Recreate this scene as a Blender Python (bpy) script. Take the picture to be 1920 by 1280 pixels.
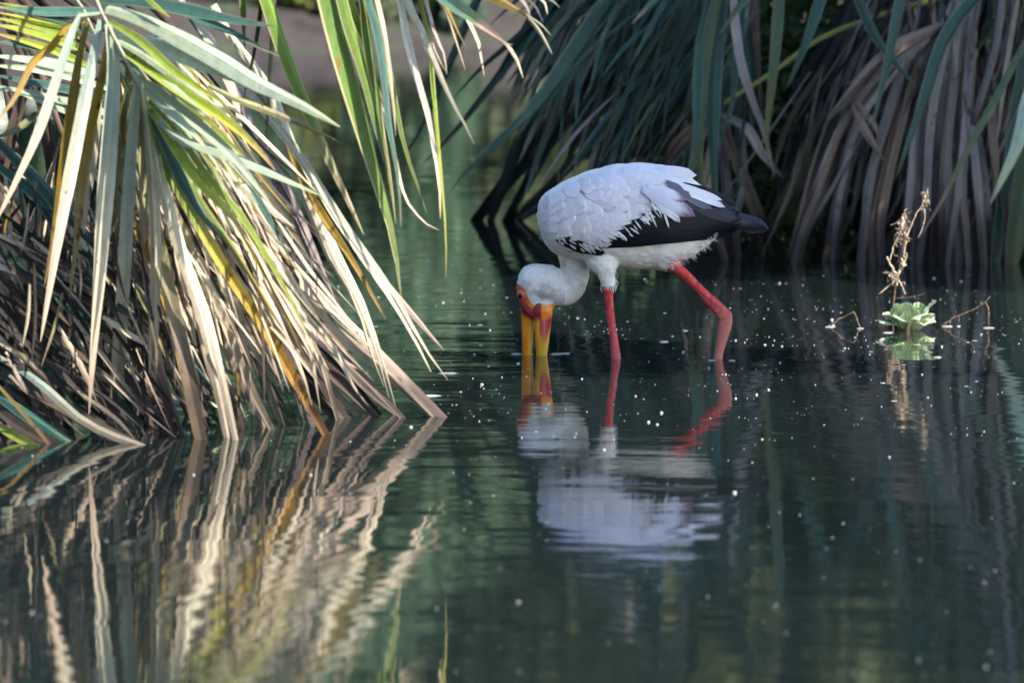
import bpy, bmesh, math, random
from mathutils import Vector, Matrix, noise
from mathutils.bvhtree import BVHTree
R = math.radians
random.seed(7)
for o in list(bpy.data.objects): bpy.data.objects.remove(o)
scene = bpy.context.scene
C = scene.collection

# ------------------------------------------------------------------ camera
FPX = 12800.0            # focal length in photo pixels (1920 wide)
CAMH = 1.5
PITCH = math.atan(CAMH / 20.0) - math.atan(30 / FPX)
cam_d = bpy.data.cameras.new('camera'); cam = bpy.data.objects.new('camera', cam_d); C.objects.link(cam)
cam.location = (0, 0, CAMH); cam.rotation_euler = (R(90) - PITCH, 0, 0)
cam_d.sensor_width = 36; cam_d.lens = 36 * FPX / 1920; cam_d.clip_end = 2000; cam_d.clip_start = 0.5
cam_d.dof.use_dof = True; cam_d.dof.focus_distance = 19.4; cam_d.dof.aperture_fstop = 5.4; cam_d.dof.aperture_blades = 9
scene.camera = cam
# ------------------------------------------------------------------ light
SUN = Vector((0.62, -0.55, 0.56)).normalized()
w = bpy.data.worlds.new('World'); scene.world = w; w.use_nodes = True
nt = w.node_tree; nt.nodes.clear()
sky = nt.nodes.new('ShaderNodeTexSky'); sky.sky_type = 'NISHITA'; sky.sun_disc = False
sky.sun_elevation = math.asin(SUN.z); sky.sun_rotation = math.atan2(SUN.x, SUN.y)
sky.air_density = 1.0; sky.dust_density = 0.2; sky.ozone_density = 1.6
bg = nt.nodes.new('ShaderNodeBackground'); bg.inputs['Strength'].default_value = 0.15
wo = nt.nodes.new('ShaderNodeOutputWorld')
nt.links.new(sky.outputs[0], bg.inputs[0]); nt.links.new(bg.outputs[0], wo.inputs[0])
sd = bpy.data.lights.new('sun', 'SUN'); sd.energy = 5.0; sd.angle = R(0.5); sd.color = (1, .90, .74)
so = bpy.data.objects.new('sun', sd); C.objects.link(so); so.location = (20, -5, 20)
so.rotation_euler = SUN.to_track_quat('Z', 'Y').to_euler()
scene.view_settings.view_transform = 'Standard'; scene.view_settings.look = 'None'
scene.view_settings.exposure = 1.6; scene.view_settings.gamma = 1

# ------------------------------------------------------------------ helpers
_cp, _sp = math.cos(PITCH), math.sin(PITCH)
def ray(px, py):
    x, y = (px - 960) / FPX, -(py - 640) / FPX
    return Vector((x, _cp + y * _sp, -_sp + y * _cp))
def P(px, py, Y):
    d = ray(px, py); return Vector((0, 0, CAMH)) + d * (Y / d.y)
def PW(px, py):                      # pixel on the water plane
    d = ray(px, py); return Vector((0, 0, CAMH)) + d * (-CAMH / d.z)
def lerp(a, b, t): return a + (b - a) * t
def interp(tab, x):
    if x <= tab[0][0]: return tab[0][1:]
    for a, b in zip(tab, tab[1:]):
        if x <= b[0]:
            t = (x - a[0]) / (b[0] - a[0]); return tuple(lerp(p, q, t) for p, q in zip(a[1:], b[1:]))
    return tab[-1][1:]
def spline(pts, n):
    """Catmull-Rom through pts, n+1 samples evenly in chord length"""
    k = len(pts)
    if k == 2: return [pts[0].lerp(pts[1], i / n) for i in range(n + 1)]
    L = [0]
    for a, b in zip(pts, pts[1:]): L.append(L[-1] + (b - a).length)
    out = []
    for i in range(n + 1):
        s = L[-1] * i / n; j = 0
        while j < k - 2 and s > L[j + 1]: j += 1
        t = (s - L[j]) / max(L[j + 1] - L[j], 1e-9)
        p0 = pts[j - 1] if j > 0 else pts[j] * 2 - pts[j + 1]
        p1, p2 = pts[j], pts[j + 1]
        p3 = pts[j + 2] if j + 2 < k else p2 * 2 - p1
        out.append(0.5 * ((2 * p1) + (p2 - p0) * t + (2 * p0 - 5 * p1 + 4 * p2 - p3) * t * t + (3 * p1 - p0 - 3 * p2 + p3) * t ** 3))
    return out
def link(name, me, mat=None, parent=None, loc=None):
    o = bpy.data.objects.new(name, me); C.objects.link(o)
    if mat is not None and me is not None and not me.materials: me.materials.append(mat)
    if parent is not None: o.parent = parent
    if loc is not None: o.location = loc
    return o
def tag(o, label=None, cat=None, group=None, kind=None):
    if label: o['label'] = label
    if cat: o['category'] = cat
    if group: o['group'] = group
    if kind: o['kind'] = kind
    return o
def empty(name, loc, label, cat, group=None):
    o = bpy.data.objects.new(name, None); C.objects.link(o); o.location = loc; o.empty_display_size = .1
    return tag(o, label, cat, group)
def mesh(name, v, f, uv=None, smooth=True, sharp=None):
    me = bpy.data.meshes.new(name); me.from_pydata([tuple(p) for p in v], [], f)
    if uv is not None:
        l = me.uv_layers.new(name='UVMap')
        vi = [0] * len(me.loops); me.loops.foreach_get('vertex_index', vi)
        l.data.foreach_set('uv', [c for i in vi for c in uv[i]])
    if smooth: me.polygons.foreach_set('use_smooth', [True] * len(me.polygons))
    if sharp:
        at = me.attributes.new('sharp_edge', 'BOOLEAN', 'EDGE')
        for e in me.edges:
            if e.vertices[0] in sharp and e.vertices[1] in sharp: at.data[e.index].value = True
    return me
def tube(v, f, pts, rad, seg=7, flat=1.0, up=None):
    """append a tapered tube to v, f"""
    n = len(pts); b0 = len(v); prev = None
    for i in range(n):
        t = (pts[min(i + 1, n - 1)] - pts[max(i - 1, 0)]).normalized()
        a = prev if prev is not None else (Vector((0, -1, 0)) if abs(t.y) < .9 else Vector((1, 0, 0)))
        s = t.cross(a).normalized(); a = s.cross(t).normalized(); prev = a
        r = rad[i] if hasattr(rad, '__len__') else rad
        for k in range(seg):
            q = 2 * math.pi * k / seg
            v.append(pts[i] + s * (r * math.cos(q)) + a * (r * flat * math.sin(q)))
    for i in range(n - 1):
        for k in range(seg):
            k2 = (k + 1) % seg
            f.append((b0 + i * seg + k, b0 + i * seg + k2, b0 + (i + 1) * seg + k2, b0 + (i + 1) * seg + k))
    f.append(tuple(b0 + k for k in range(seg))[::-1]); f.append(tuple(b0 + (n - 1) * seg + k for k in range(seg)))

# ------------------------------------------------------------------ materials
class N:
    def __init__(s, name):
        s.m = bpy.data.materials.new(name); s.m.use_nodes = True; s.t = s.m.node_tree; s.t.nodes.clear()
        s.out = s.n('ShaderNodeOutputMaterial')
    def n(s, ty, **kw):
        o = s.t.nodes.new(ty)
        for k, val in kw.items(): setattr(o, k, val)
        return o
    def l(s, a, b): s.t.links.new(a, b)
    def set(s, sock, val):
        if hasattr(val, 'is_linked'): s.l(val, sock)
        else: sock.default_value = val
    def math(s, op, a, b=0.0, c=None, clamp=False):
        o = s.n('ShaderNodeMath', operation=op, use_clamp=clamp); s.set(o.inputs[0], a); s.set(o.inputs[1], b)
        if c is not None: s.set(o.inputs[2], c)
        return o.outputs[0]
    def mix(s, f, a, b, mode='MIX'):
        o = s.n('ShaderNodeMix', data_type='RGBA', blend_type=mode); s.set(o.inputs[0], f)
        s.set(o.inputs[6], a if hasattr(a, 'is_linked') else (*a, 1)); s.set(o.inputs[7], b if hasattr(b, 'is_linked') else (*b, 1))
        return o.outputs[2]
    def noise(s, vec, scale, detail=3, rough=.5, dist=0):
        o = s.n('ShaderNodeTexNoise'); s.l(vec, o.inputs['Vector']); o.inputs['Scale'].default_value = scale
        o.inputs['Detail'].default_value = detail; o.inputs['Roughness'].default_value = rough; o.inputs['Distortion'].default_value = dist
        return o.outputs['Fac']
    def mapping(s, vec, scale):
        o = s.n('ShaderNodeMapping'); s.l(vec, o.inputs[0]); o.inputs['Scale'].default_value = scale; return o.outputs[0]
    def ramp(s, fac, stops):
        o = s.n('ShaderNodeValToRGB'); s.l(fac, o.inputs[0]); e = o.color_ramp.elements
        while len(e) < len(stops): e.new(.5)
        for q, (p, c) in zip(e, stops): q.position = p; q.color = (*c, 1)
        return o.outputs[0]
    def ss(s, x, a, b):
        o = s.n('ShaderNodeMapRange', interpolation_type='SMOOTHSTEP'); s.l(x, o.inputs[0])
        o.inputs[1].default_value = a; o.inputs[2].default_value = b; return o.outputs[0]
    def bump(s, h, strength=.3, dist=.01):
        o = s.n('ShaderNodeBump'); s.l(h, o.inputs['Height']); o.inputs['Strength'].default_value = strength; o.inputs['Distance'].default_value = dist
        return o.outputs[0]
    def principled(s, col, rough=.6, spec=.4, normal=None, trans=0.0, tcol=None, coat=0):
        p = s.n('ShaderNodeBsdfPrincipled'); s.set(p.inputs['Base Color'], col if hasattr(col, 'is_linked') else (*col, 1))
        s.set(p.inputs['Roughness'], rough); p.inputs['Specular IOR Level'].default_value = spec
        if coat: p.inputs['Coat Weight'].default_value = coat
        if normal is not None: s.l(normal, p.inputs['Normal'])
        if trans:
            tr = s.n('ShaderNodeBsdfTranslucent'); c = tcol if tcol is not None else col
            s.set(tr.inputs[0], c if hasattr(c, 'is_linked') else (*c, 1))
            mx = s.n('ShaderNodeMixShader'); mx.inputs[0].default_value = trans
            s.l(p.outputs[0], mx.inputs[1]); s.l(tr.outputs[0], mx.inputs[2]); s.l(mx.outputs[0], s.out.inputs[0])
        else: s.l(p.outputs[0], s.out.inputs[0])
        return p

def leaf_mat(name, stops, trans=.25, rough=.45, spot=None, spot_amt=.5, margin=None, stain=.0, vary=.25, spot_scale=38):
    m = N(name)
    uv = m.n('ShaderNodeUVMap').outputs[0]; sep = m.n('ShaderNodeSeparateXYZ'); m.l(uv, sep.inputs[0])
    u, v = sep.outputs[0], sep.outputs[1]
    geo = m.n('ShaderNodeNewGeometry').outputs['Position']; oi = m.n('ShaderNodeObjectInfo').outputs['Random']
    stri = m.noise(m.mapping(uv, (46, 2.4, 1)), 1.0, 3, .65)
    stri2 = m.noise(m.mapping(uv, (9, .9, 1)), 1.0, 3, .6)
    blot = m.noise(geo, 14, 3, .6)
    vv = m.math('ADD', v, m.math('MULTIPLY', m.math('SUBTRACT', blot, .5), .35))
    vv = m.math('ADD', vv, m.math('MULTIPLY', m.math('SUBTRACT', oi, .5), .3))
    col = m.ramp(vv, stops)
    val = m.math('MULTIPLY_ADD', m.ss(stri, .25, .75), .5, .72)
    val = m.math('MULTIPLY', val, m.math('MULTIPLY_ADD', m.ss(stri2, .3, .7), .42, .76))
    val = m.math('MULTIPLY', val, m.math('MULTIPLY_ADD', oi, vary * 2, 1 - vary))
    val = m.math('MULTIPLY', val, m.math('MULTIPLY_ADD', m.noise(m.mapping(geo, (1, 1, .4)), 48, 4, .7), .8, .6))
    col = m.mix(1.0, col, m_comb(m, val), 'MULTIPLY')
    if spot:
        sp = m.ss(m.noise(m.mapping(geo, (1, 1, .45)), spot_scale, 4, .65), .66 - .12 * spot_amt, .72 - .08 * spot_amt)
        sp = m.math('MULTIPLY', sp, m.ss(m.noise(geo, 6, 2), .42, .6))
        col = m.mix(sp, col, spot)
    if margin:
        e = m.math('ABSOLUTE', m.math('SUBTRACT', u, .5))
        col = m.mix(m.math('MULTIPLY', m.ss(e, .40, .46), .8), col, margin)
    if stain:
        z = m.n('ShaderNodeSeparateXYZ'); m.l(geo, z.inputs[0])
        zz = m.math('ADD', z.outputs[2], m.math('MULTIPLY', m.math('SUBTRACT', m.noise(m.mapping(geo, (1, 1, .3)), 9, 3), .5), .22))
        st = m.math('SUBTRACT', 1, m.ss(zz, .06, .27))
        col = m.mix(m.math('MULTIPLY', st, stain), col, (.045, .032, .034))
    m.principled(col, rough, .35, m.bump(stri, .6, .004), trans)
    return m.m
def m_comb(m, val):
    c = m.n('ShaderNodeCombineXYZ')
    for i in range(3): m.l(val, c.inputs[i])
    return c.outputs[0]

STRAW = (.50, .42, .35)
MT = {
 'grey':  leaf_mat('leaf_blue_grey', [(0, (.36, .42, .30)), (.3, (.26, .33, .29)), (.6, (.46, .44, .33)), (1, (.42, .32, .25))], .12, .42, (.12, .09, .11), .25, None, .55),
 'pale':  leaf_mat('leaf_pale_wax', [(0, (.40, .48, .34)), (.6, (.38, .47, .37)), (.9, (.44, .50, .30)), (1, (.45, .38, .28))], .18, .38, (.2, .16, .1), .1, None),
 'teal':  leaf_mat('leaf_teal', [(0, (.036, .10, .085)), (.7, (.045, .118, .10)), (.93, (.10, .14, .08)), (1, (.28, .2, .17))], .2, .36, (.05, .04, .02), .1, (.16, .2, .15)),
 'sage':  leaf_mat('leaf_sage', [(0, (.07, .12, .07)), (.7, (.09, .13, .07)), (.9, (.14, .14, .07)), (1, (.22, .14, .11))], .2, .4, (.08, .05, .03), .3, (.15, .15, .1)),
 'deep':  leaf_mat('leaf_deep_green', [(0, (.010, .034, .022)), (.7, (.014, .048, .036)), (1, (.05, .042, .03))], .1, .42, (.03, .02, .015), .3, None),  # green taken down near black, carrying the palms' interior shade
 'lime':  leaf_mat('leaf_lime', [(0, (.22, .30, .05)), (.5, (.26, .35, .05)), (.85, (.33, .33, .05)), (1, (.36, .26, .1))], .35, .42, (.16, .12, .02), .4, (.42, .42, .16)),
 'green': leaf_mat('leaf_green_spotted', [(0, (.10, .20, .045)), (.45, (.15, .26, .04)), (.8, (.13, .19, .05)), (1, (.3, .25, .16))], .35, .4, (.23, .075, .01), .95, (.50, .43, .26), .3, .25, 46),
 'turn':  leaf_mat('leaf_turning', [(0, (.15, .27, .06)), (.38, (.21, .26, .07)), (.6, (.30, .23, .045)), (.85, (.27, .15, .03)), (1, (.12, .06, .02))], .22, .45, (.07, .035, .015), 1.3, None, .2),
 'ochre': leaf_mat('leaf_ochre', [(0, (.26, .20, .035)), (.5, (.30, .19, .02)), (1, (.34, .24, .11))], .3, .45, (.06, .025, .01), 1.1, None, .6),
 'gold':  leaf_mat('leaf_gold', [(0, (.34, .26, .04)), (.6, (.36, .23, .03)), (1, (.24, .15, .05))], .35, .45, (.12, .05, .01), .6, None, .7),
 'olive': leaf_mat('leaf_olive', [(0, (.17, .20, .10)), (.5, (.25, .24, .12)), (.8, (.16, .12, .10)), (1, (.28, .2, .05))], .2, .45, (.07, .05, .04), .6, None, .9),
 'straw': leaf_mat('leaf_straw', [(0, (.48, .44, .28)), (.4, (.60, .52, .38)), (1, (.56, .45, .34))], .22, .55, (.2, .13, .09), .3, None, .75),
 'cream': leaf_mat('leaf_cream', [(0, (.55, .56, .38)), (.4, (.66, .62, .48)), (1, (.60, .50, .38))], .22, .5, (.3, .2, .14), .25, None, .6),
 'rose':  leaf_mat('leaf_rose_straw', [(0, (.50, .43, .32)), (.5, (.54, .43, .35)), (1, (.36, .26, .21))], .18, .55, (.14, .09, .08), .5, None, .9),
 'brown': leaf_mat('leaf_brown', [(0, (.07, .045, .032)), (.5, (.05, .032, .025)), (1, (.09, .055, .038))], .06, .6, (.03, .02, .02), .6, None, .7),  # dead brown, lowered so the palms' inner shade sits in the colour
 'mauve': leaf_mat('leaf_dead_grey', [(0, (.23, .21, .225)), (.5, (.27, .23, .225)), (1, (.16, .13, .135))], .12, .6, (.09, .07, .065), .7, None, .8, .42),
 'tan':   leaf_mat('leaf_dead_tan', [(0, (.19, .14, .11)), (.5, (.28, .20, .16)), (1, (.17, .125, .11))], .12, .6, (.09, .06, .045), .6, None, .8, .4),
 'yrib':  leaf_mat('stalk_yellow', [(0, (.22, .22, .05)), (1, (.2, .21, .06))], .05, .5),
 'stalk': leaf_mat('stalk_pinkish', [(0, (.40, .36, .30)), (1, (.42, .45, .33))], .05, .5, (.25, .16, .16), .6),
 'bark':  leaf_mat('stalk_grey', [(0, (.20, .18, .18)), (1, (.17, .14, .14))], 0.02, .7, (.08, .06, .06), .8),
 'dark':  leaf_mat('stalk_dark', [(0, (.022, .018, .02)), (1, (.028, .022, .02))], 0.02, .7, (.02, .015, .015), .6),  # base colour cut to deepen the painted shade between blades
}
# ------------------------------------------------------------------ blades
def blade_mesh(path, wid, fold, twist, n=12, ragged=0.0, prof=None):
    """a folded leaf blade along path (list of Vector); wid = widest half-width in m"""
    pts = spline(path, n); v, uv, f = [], [], []
    for i, p in enumerate(pts):
        t = i / n
        T = (pts[min(i + 1, n)] - pts[max(i - 1, 0)]).normalized()
        view = Vector((0, 1, 0)); S = T.cross(view)
        S = S.normalized() if S.length > .15 else T.cross(Vector((0, 0, 1))).normalized()
        Nn = S.cross(T).normalized(); a = twist[0] + (twist[1] - twist[0]) * t
        S2 = S * math.cos(a) + Nn * math.sin(a); N2 = S2.cross(T).normalized()
        wv = prof(t) if prof else (.55 + .45 * min(1, t / .3)) * min(1, ((1 - t) / .55) ** .75 + .06)
        hw = wid * wv * (1 + random.uniform(-ragged, ragged))
        v += [p - S2 * hw, p + N2 * (fold * hw), p + S2 * hw]
        uv += [(0, t), (.5, t), (1, t)]
    for i in range(n):
        b = i * 3
        f += [(b, b + 1, b + 4, b + 3), (b + 1, b + 2, b + 5, b + 4)]
    return mesh('leaf_blade', v, f, uv, True, set(range(1, 3 * (n + 1), 3)))
class Palm:
    def __init__(s, base, label, group=None):
        s.base = base; s.root = empty('fan_palm', base, label, 'palm', group); s.count = 0
    def frond(s, pts, rad, mat, spines=False):
        v, f = [], []
        p = spline(pts, max(8, 3 * len(pts))); n = len(p)
        tube(v, f, [q - s.base for q in p], [lerp(rad[0], rad[1], i / (n - 1)) for i in range(n)], 7, .6)
        if spines:
            for i in range(1, n - 1):
                for sd in (-1, 1):
                    if random.random() < .75:
                        T = (p[i + 1] - p[i - 1]).normalized(); S = T.cross(Vector((0, 1, 0))).normalized() * sd
                        r = lerp(rad[0], rad[1], i / (n - 1)); o = p[i] - s.base + S * r * .8 + T * random.uniform(-.02, .02)
                        tube(v, f, [o, o + S * random.uniform(.008, .016) - T * .006], [.006, .001], 4)
        z = [q.z for q in v]; zm, zM = min(z), max(z)
        uv = [((i % 7) / 7, i / len(v)) for i in range(len(v))]
        o = link('frond', mesh('frond', v, f, uv), MT[mat], s.root)
        return o
    def blade(s, frond, kind, wpx, px, d0, d1, twist=None, fold=None, n=12, water=False, bulge=0.0, ragged=.05, prof=None):
        if kind in ('mauve', 'tan', 'cream', 'straw', 'rose', 'brown') and wpx >= 20 and not getattr(s, '_in', False):
            s._in = True; m_ = 3 if wpx >= 28 else 2; o = None
            for j in range(m_):
                q0 = (j - (m_ - 1) / 2) * wpx * .62 / (m_ - 1) if m_ > 1 else 0; pts = []
                for i, q in enumerate(px):
                    a, b = px[max(0, i - 1)], px[min(len(px) - 1, i + 1)]; dx, dy = b[0] - a[0], b[1] - a[1]; L_ = math.hypot(dx, dy)
                    sp = q0 * (.35 + .65 * i / (len(px) - 1)) + random.uniform(-1, 1) * wpx * .07 + (random.uniform(-1, 1) * wpx * .25 if i == len(px) - 1 else 0)
                    pts.append((q[0] - dy / L_ * sp, q[1] + dx / L_ * sp))
                if not water and j: pts[-1] = (lerp(pts[-2][0], pts[-1][0], random.uniform(.3, 1)), lerp(pts[-2][1], pts[-1][1], random.uniform(.3, 1)))
                if water: pts[-1] = (pts[-1][0], px[-1][1] + random.uniform(-4, 4))
                o = s.blade(frond, kind, wpx * (.5 if m_ == 3 else .62), pts, d0 + random.uniform(-.02, .02), d1, twist, fold, n, water, bulge, .1, prof)
            s._in = False; return o
        k = len(px)
        if water:
            e = PW(*px[-1]); d1 = e.y
        L = [0]
        for a, b in zip(px, px[1:]): L.append(L[-1] + math.hypot(b[0] - a[0], b[1] - a[1]))
        path = [P(q[0], q[1], lerp(d0, d1, l / L[-1]) - bulge * math.sin(math.pi * l / L[-1])) - s.base for q, l in zip(px, L)]
        if water:
            dv = (path[-1] - path[-2]).normalized(); path.append(path[-1] + dv * .06)
        Ym = (d0 + d1) / 2
        if twist is None:
            a = random.choice((-1, 1)) * random.uniform(.1, .8)
            if random.random() < .8:
                T = (path[-1] - path[0]).normalized(); S = T.cross(Vector((0, 1, 0))).normalized(); Nn = S.cross(T).normalized()
                def lit(a):
                    q = (S * math.cos(a) + Nn * math.sin(a)).cross(T).normalized(); return q.dot(SUN) * q.dot(Vector((0, -1, 0)))
                if lit(-a) > lit(a): a = -a
            twist = (a, a + random.uniform(-.4, .4))
        if fold is None: fold = random.choice((-1, 1)) * random.uniform(.25, .8)
        hw = wpx * .5 * Ym / FPX / max(.55, math.cos((twist[0] + twist[1]) / 2))
        if water and prof is None: prof = lambda t: (.6 + .4 * min(1, t / .3)) * (1 if t < .75 else 1 - .35 * (t - .75) / .25)
        me = blade_mesh(path, hw, fold, twist, n, ragged, prof)
        s.count += 1
        return link('leaf_blade', me, MT[kind], frond)

# ================================================================== SETTING
def ground_z(x, y):
    # pond basin with a far bank at y ~ 50 and a low spit behind the right-hand palms
    near = max(0.0, min(1.0, (7 - y) / 3)); far = y - (50 + 1.2 * math.sin(x * .35) + .05 * x)
    side = max(abs(x - 4) - 34, 0)
    z = -.5
    z = max(z, -.5 + near * .9)
    z = max(z, -.5 + max(0, min(1, (far + 1.2) / 2.0)) * .78 + max(0, far) * .04 if far < 14 else .84 + (far - 14) * .02)
    z = max(z, -.5 + min(side * .3, 2.0))
    d = math.hypot((x - 5.2) / 4.3, (y - 27.5) / 2.0)
    z = max(z, -.5 + max(0, min(1, (1.25 - d) * 1.6)) * .68)
    d = math.hypot((x - 6.4) / 2.6, (y - 19.0) / 2.6)
    z = max(z, -.5 + max(0, min(1, (1.25 - d) * 1.6)) * .68)
    return z + .05 * noise.noise(Vector((x * .7, y * .7, 0)))
def make_ground():
    def axis(lo, hi, c0, c1, fine, k):
        a = []; x = c0
        while x < c1: a.append(x); x += fine
        s = fine; x = c1
        while x < hi: a.append(x); s *= k; x += s
        a.append(hi); s = fine; x = c0 - fine
        while x > lo: a.insert(0, x); s *= k; x -= s
        a.insert(0, lo); return a
    xs = axis(-900, 900, -14, 16, .8, 1.25); ys = axis(-300, 1600, -2, 66, .8, 1.25)
    v = [(x, y, ground_z(x, y)) for y in ys for x in xs]; nx = len(xs)
    f = [(j * nx + i, j * nx + i + 1, (j + 1) * nx + i + 1, (j + 1) * nx + i) for j in range(len(ys) - 1) for i in range(nx - 1)]
    m = N('bank_soil'); g = m.n('ShaderNodeNewGeometry').outputs['Position']
    c = m.ramp(m.noise(g, 2.6, 5, .65), [(.3, (.014, .012, .014)), (.47, (.05, .040, .042)), (.58, (.035, .045, .03)), (.7, (.06, .075, .035))])
    m.principled(c, .9, .2, m.bump(m.noise(g, 8, 5), .6, .05))
    tag(link('ground', mesh('ground', v, f), m.m), kind='structure')
make_ground()
def make_water():
    m = N('pond_water'); g = m.n('ShaderNodeNewGeometry').outputs['Position']
    ys = m.n('ShaderNodeSeparateXYZ'); m.l(g, ys.inputs[0])
    # ripples: long swell lines, fine chop, calmer patches
    a = m.noise(m.mapping(g, (.55, 1.0, 1)), 2.3, 2, .5)
    b = m.noise(m.mapping(g, (.7, 1.0, 1)), 9.0, 2, .5)
    c = m.noise(m.mapping(g, (.8, 1.0, 1)), 34.0, 2, .5)
    patch = m.math('MULTIPLY_ADD', m.ss(m.noise(m.mapping(g, (.5, 1, 1)), .55, 2), .38, .62), .75, .25)
    h = m.math('ADD', m.math('MULTIPLY', a, .9), m.math('MULTIPLY', m.math('ADD', m.math('MULTIPLY', b, .27), m.math('MULTIPLY', c, .055)), patch))
    for px, py, am in ((991, 665, .020), (1016, 665, .020), (1155, 674, .024), (1346, 675, .024), (1708, 620, .012)):
        c0 = PW(px, py); dn = m.n('ShaderNodeVectorMath', operation='DISTANCE'); m.l(g, dn.inputs[0]); dn.inputs[1].default_value = (c0.x, c0.y + (0.06 if py == 665 else 0), 0); r_ = dn.outputs['Value']
        h = m.math('ADD', h, m.math('MULTIPLY', m.math('SINE', m.math('MULTIPLY', r_, 150)), m.math('MULTIPLY', m.math('EXPONENT', m.math('MULTIPLY', r_, -6)), am)))
    murk = m.ramp(m.noise(g, .35, 3), [(.35, (.007, .012, .0125)), (.65, (.010, .017, .017))])
    p = m.principled(murk, .03, .5, m.bump(h, 1.0, .0027))
    p.inputs['IOR'].default_value = 1.33
    v = [(-60, 2, 0), (70, 2, 0), (70, 56, 0), (-60, 56, 0)]
    tag(link('pond_water', mesh('pond_water', v, [(0, 1, 2, 3)]), m.m), kind='structure')
make_water()

# ------------------------------------------------------------------ trees and shrubs
def foliage_mat(name, c0, c1, trans=.3):
    m = N(name); g = m.n('ShaderNodeNewGeometry').outputs['Position']
    at = m.n('ShaderNodeAttribute'); at.attribute_name = 'tone'
    c = m.mix(at.outputs['Fac'], c0, c1)
    m.principled(c, .55, .3, None, trans); return m.m
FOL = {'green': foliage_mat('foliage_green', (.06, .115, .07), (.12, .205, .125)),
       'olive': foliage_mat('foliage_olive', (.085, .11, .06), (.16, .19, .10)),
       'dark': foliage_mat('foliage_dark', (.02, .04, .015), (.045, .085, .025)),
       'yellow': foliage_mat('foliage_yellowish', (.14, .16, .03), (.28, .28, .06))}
mb = N('tree_bark'); gb = mb.n('ShaderNodeNewGeometry').outputs['Position']
mb.principled(mb.ramp(mb.noise(mb.mapping(gb, (1, 1, .2)), 9, 4), [(.3, (.06, .045, .035)), (.7, (.17, .14, .12))]), .85, .2, mb.bump(mb.noise(mb.mapping(gb, (1, 1, .25)), 14, 4), .8, .02))
BARK = mb.m
def crown_mesh(seed, n, leaf, clumps):
    rnd = random.Random(seed); v, f, tone = [], [], []
    for i in range(n):
        c, r = rnd.choice(clumps)
        d = Vector((rnd.gauss(0, 1), rnd.gauss(0, 1), rnd.gauss(0, 1))).normalized() * (rnd.random() ** .4)
        p = Vector(c) + Vector((d.x * r[0], d.y * r[1], d.z * r[2]))
        a = Vector((rnd.gauss(0, 1), rnd.gauss(0, 1), rnd.gauss(0, .7) - .2)).normalized(); s = a.cross(Vector((rnd.gauss(0, 1), rnd.gauss(0, 1), rnd.gauss(0, 1)))).normalized()
        L = leaf * rnd.uniform(.6, 1.4); W = L * rnd.uniform(.3, .5); b = len(v)
        up = s.cross(a) * (W * .3)
        v += [p, p + a * L * .5 - s * W + up, p + a * L, p + a * L * .5 + s * W + up]
        f += [(b, b + 1, b + 2), (b, b + 2, b + 3)]; t = rnd.random(); tone += [t] * 4
    me = mesh('crown', v, f, None, False)
    at = me.attributes.new('tone', 'FLOAT', 'POINT'); at.data.foreach_set('value', tone)
    return me
def tree(name, loc, label, cat, crown, fol, branches, rad, group=None, sc=1.0, rz=0):
    o = empty(name, loc, label, cat, group); o.scale = (sc,) * 3; o.rotation_euler = (0, 0, rz)
    v, f = [], []
    for pts in branches:
        k = len(pts); pp = spline([Vector(p[:3]) for p in pts], 6)
        tube(v, f, pp, [lerp(pts[0][3], pts[-1][3], i / 6) for i in range(7)], 7)
    link('trunk' if cat == 'tree' else 'stem', mesh('trunk', v, f), BARK, o)
    link('crown', crown, FOL[fol], o)
    return o
rt = random.Random(3)
def clumps(h, r, n, lo=.3):
    out = []
    for i in range(n):
        a = rt.uniform(0, 6.28); z = h * rt.uniform(lo, .95); q = r * math.sqrt(rt.random()) * (1.15 - .5 * abs(z / h - .55))
        s = r * rt.uniform(.28, .48); out.append(((q * math.cos(a), q * math.sin(a), z), (s, s, s * .8)))
    return out
def branches(cl, h, r0):
    br = [[(0, 0, -.4, r0), (.1 * r0, .05, h * .35, r0 * .75), (0, .1, h * .8, r0 * .25)]]
    for c, s in cl[:9]:
        z0 = h * rt.uniform(.2, .5); br.append([(0, 0, z0, r0 * .45), (c[0] * .5, c[1] * .5, lerp(z0, c[2], .6), r0 * .3), (*c, r0 * .1)])
    return br
far_t = []
for k in range(3):
    cl = clumps(7.5, 2.3, 26, .10); far_t.append((crown_mesh(20 + k, 24000, .17, cl), branches(cl, 7.5, .16)))
spots = [(-8, 54, .9), (-5.2, 57, 1.1), (-2.7, 54.5, .8), (-.6, 58, 1.15), (1.6, 55, .9), (4.2, 57, 1.1), (6.8, 54.5, .95), (-10.5, 58, 1.1), (9.5, 57, 1.1), (-3.9, 62, 1.4), (2.6, 63, 1.4), (7.6, 63, 1.4), (-8.5, 64, 1.4), (-.9, 66, 1.6), (.9, 68, 1.7), (-2.2, 69, 1.8), (-6, 69, 1.7), (4.6, 69, 1.8), (-1.6, 56.2, .95), (-13, 54, 1.2), (-16, 58, 1.4), (-19.5, 54, 1.3), (-24, 58, 1.5), (-13.5, 64, 1.6), (13, 56, 1.3), (17, 58, 1.5), (21.5, 55, 1.4)]
tl = ['tall leafy green tree on the far bank', 'tall olive leafy tree on the far bank', 'tall dark green tree on the far bank']
for i, (x, y, s) in enumerate(spots):
    k = i % 3
    tree('bank_tree', (x, y, ground_z(x, y)), tl[k], 'tree', far_t[k][0], ('green', 'olive', 'green')[k], far_t[k][1], .16, 'trees on the far bank of the pond', s, i * 1.7)
cl = clumps(.55, .42, 10, .2); low = ({}, branches(cl, .5, .02))
for fo_ in ('yellow', 'green', 'olive', 'dark'): low[0][fo_] = crown_mesh(41, 1600, .12, cl)
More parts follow.
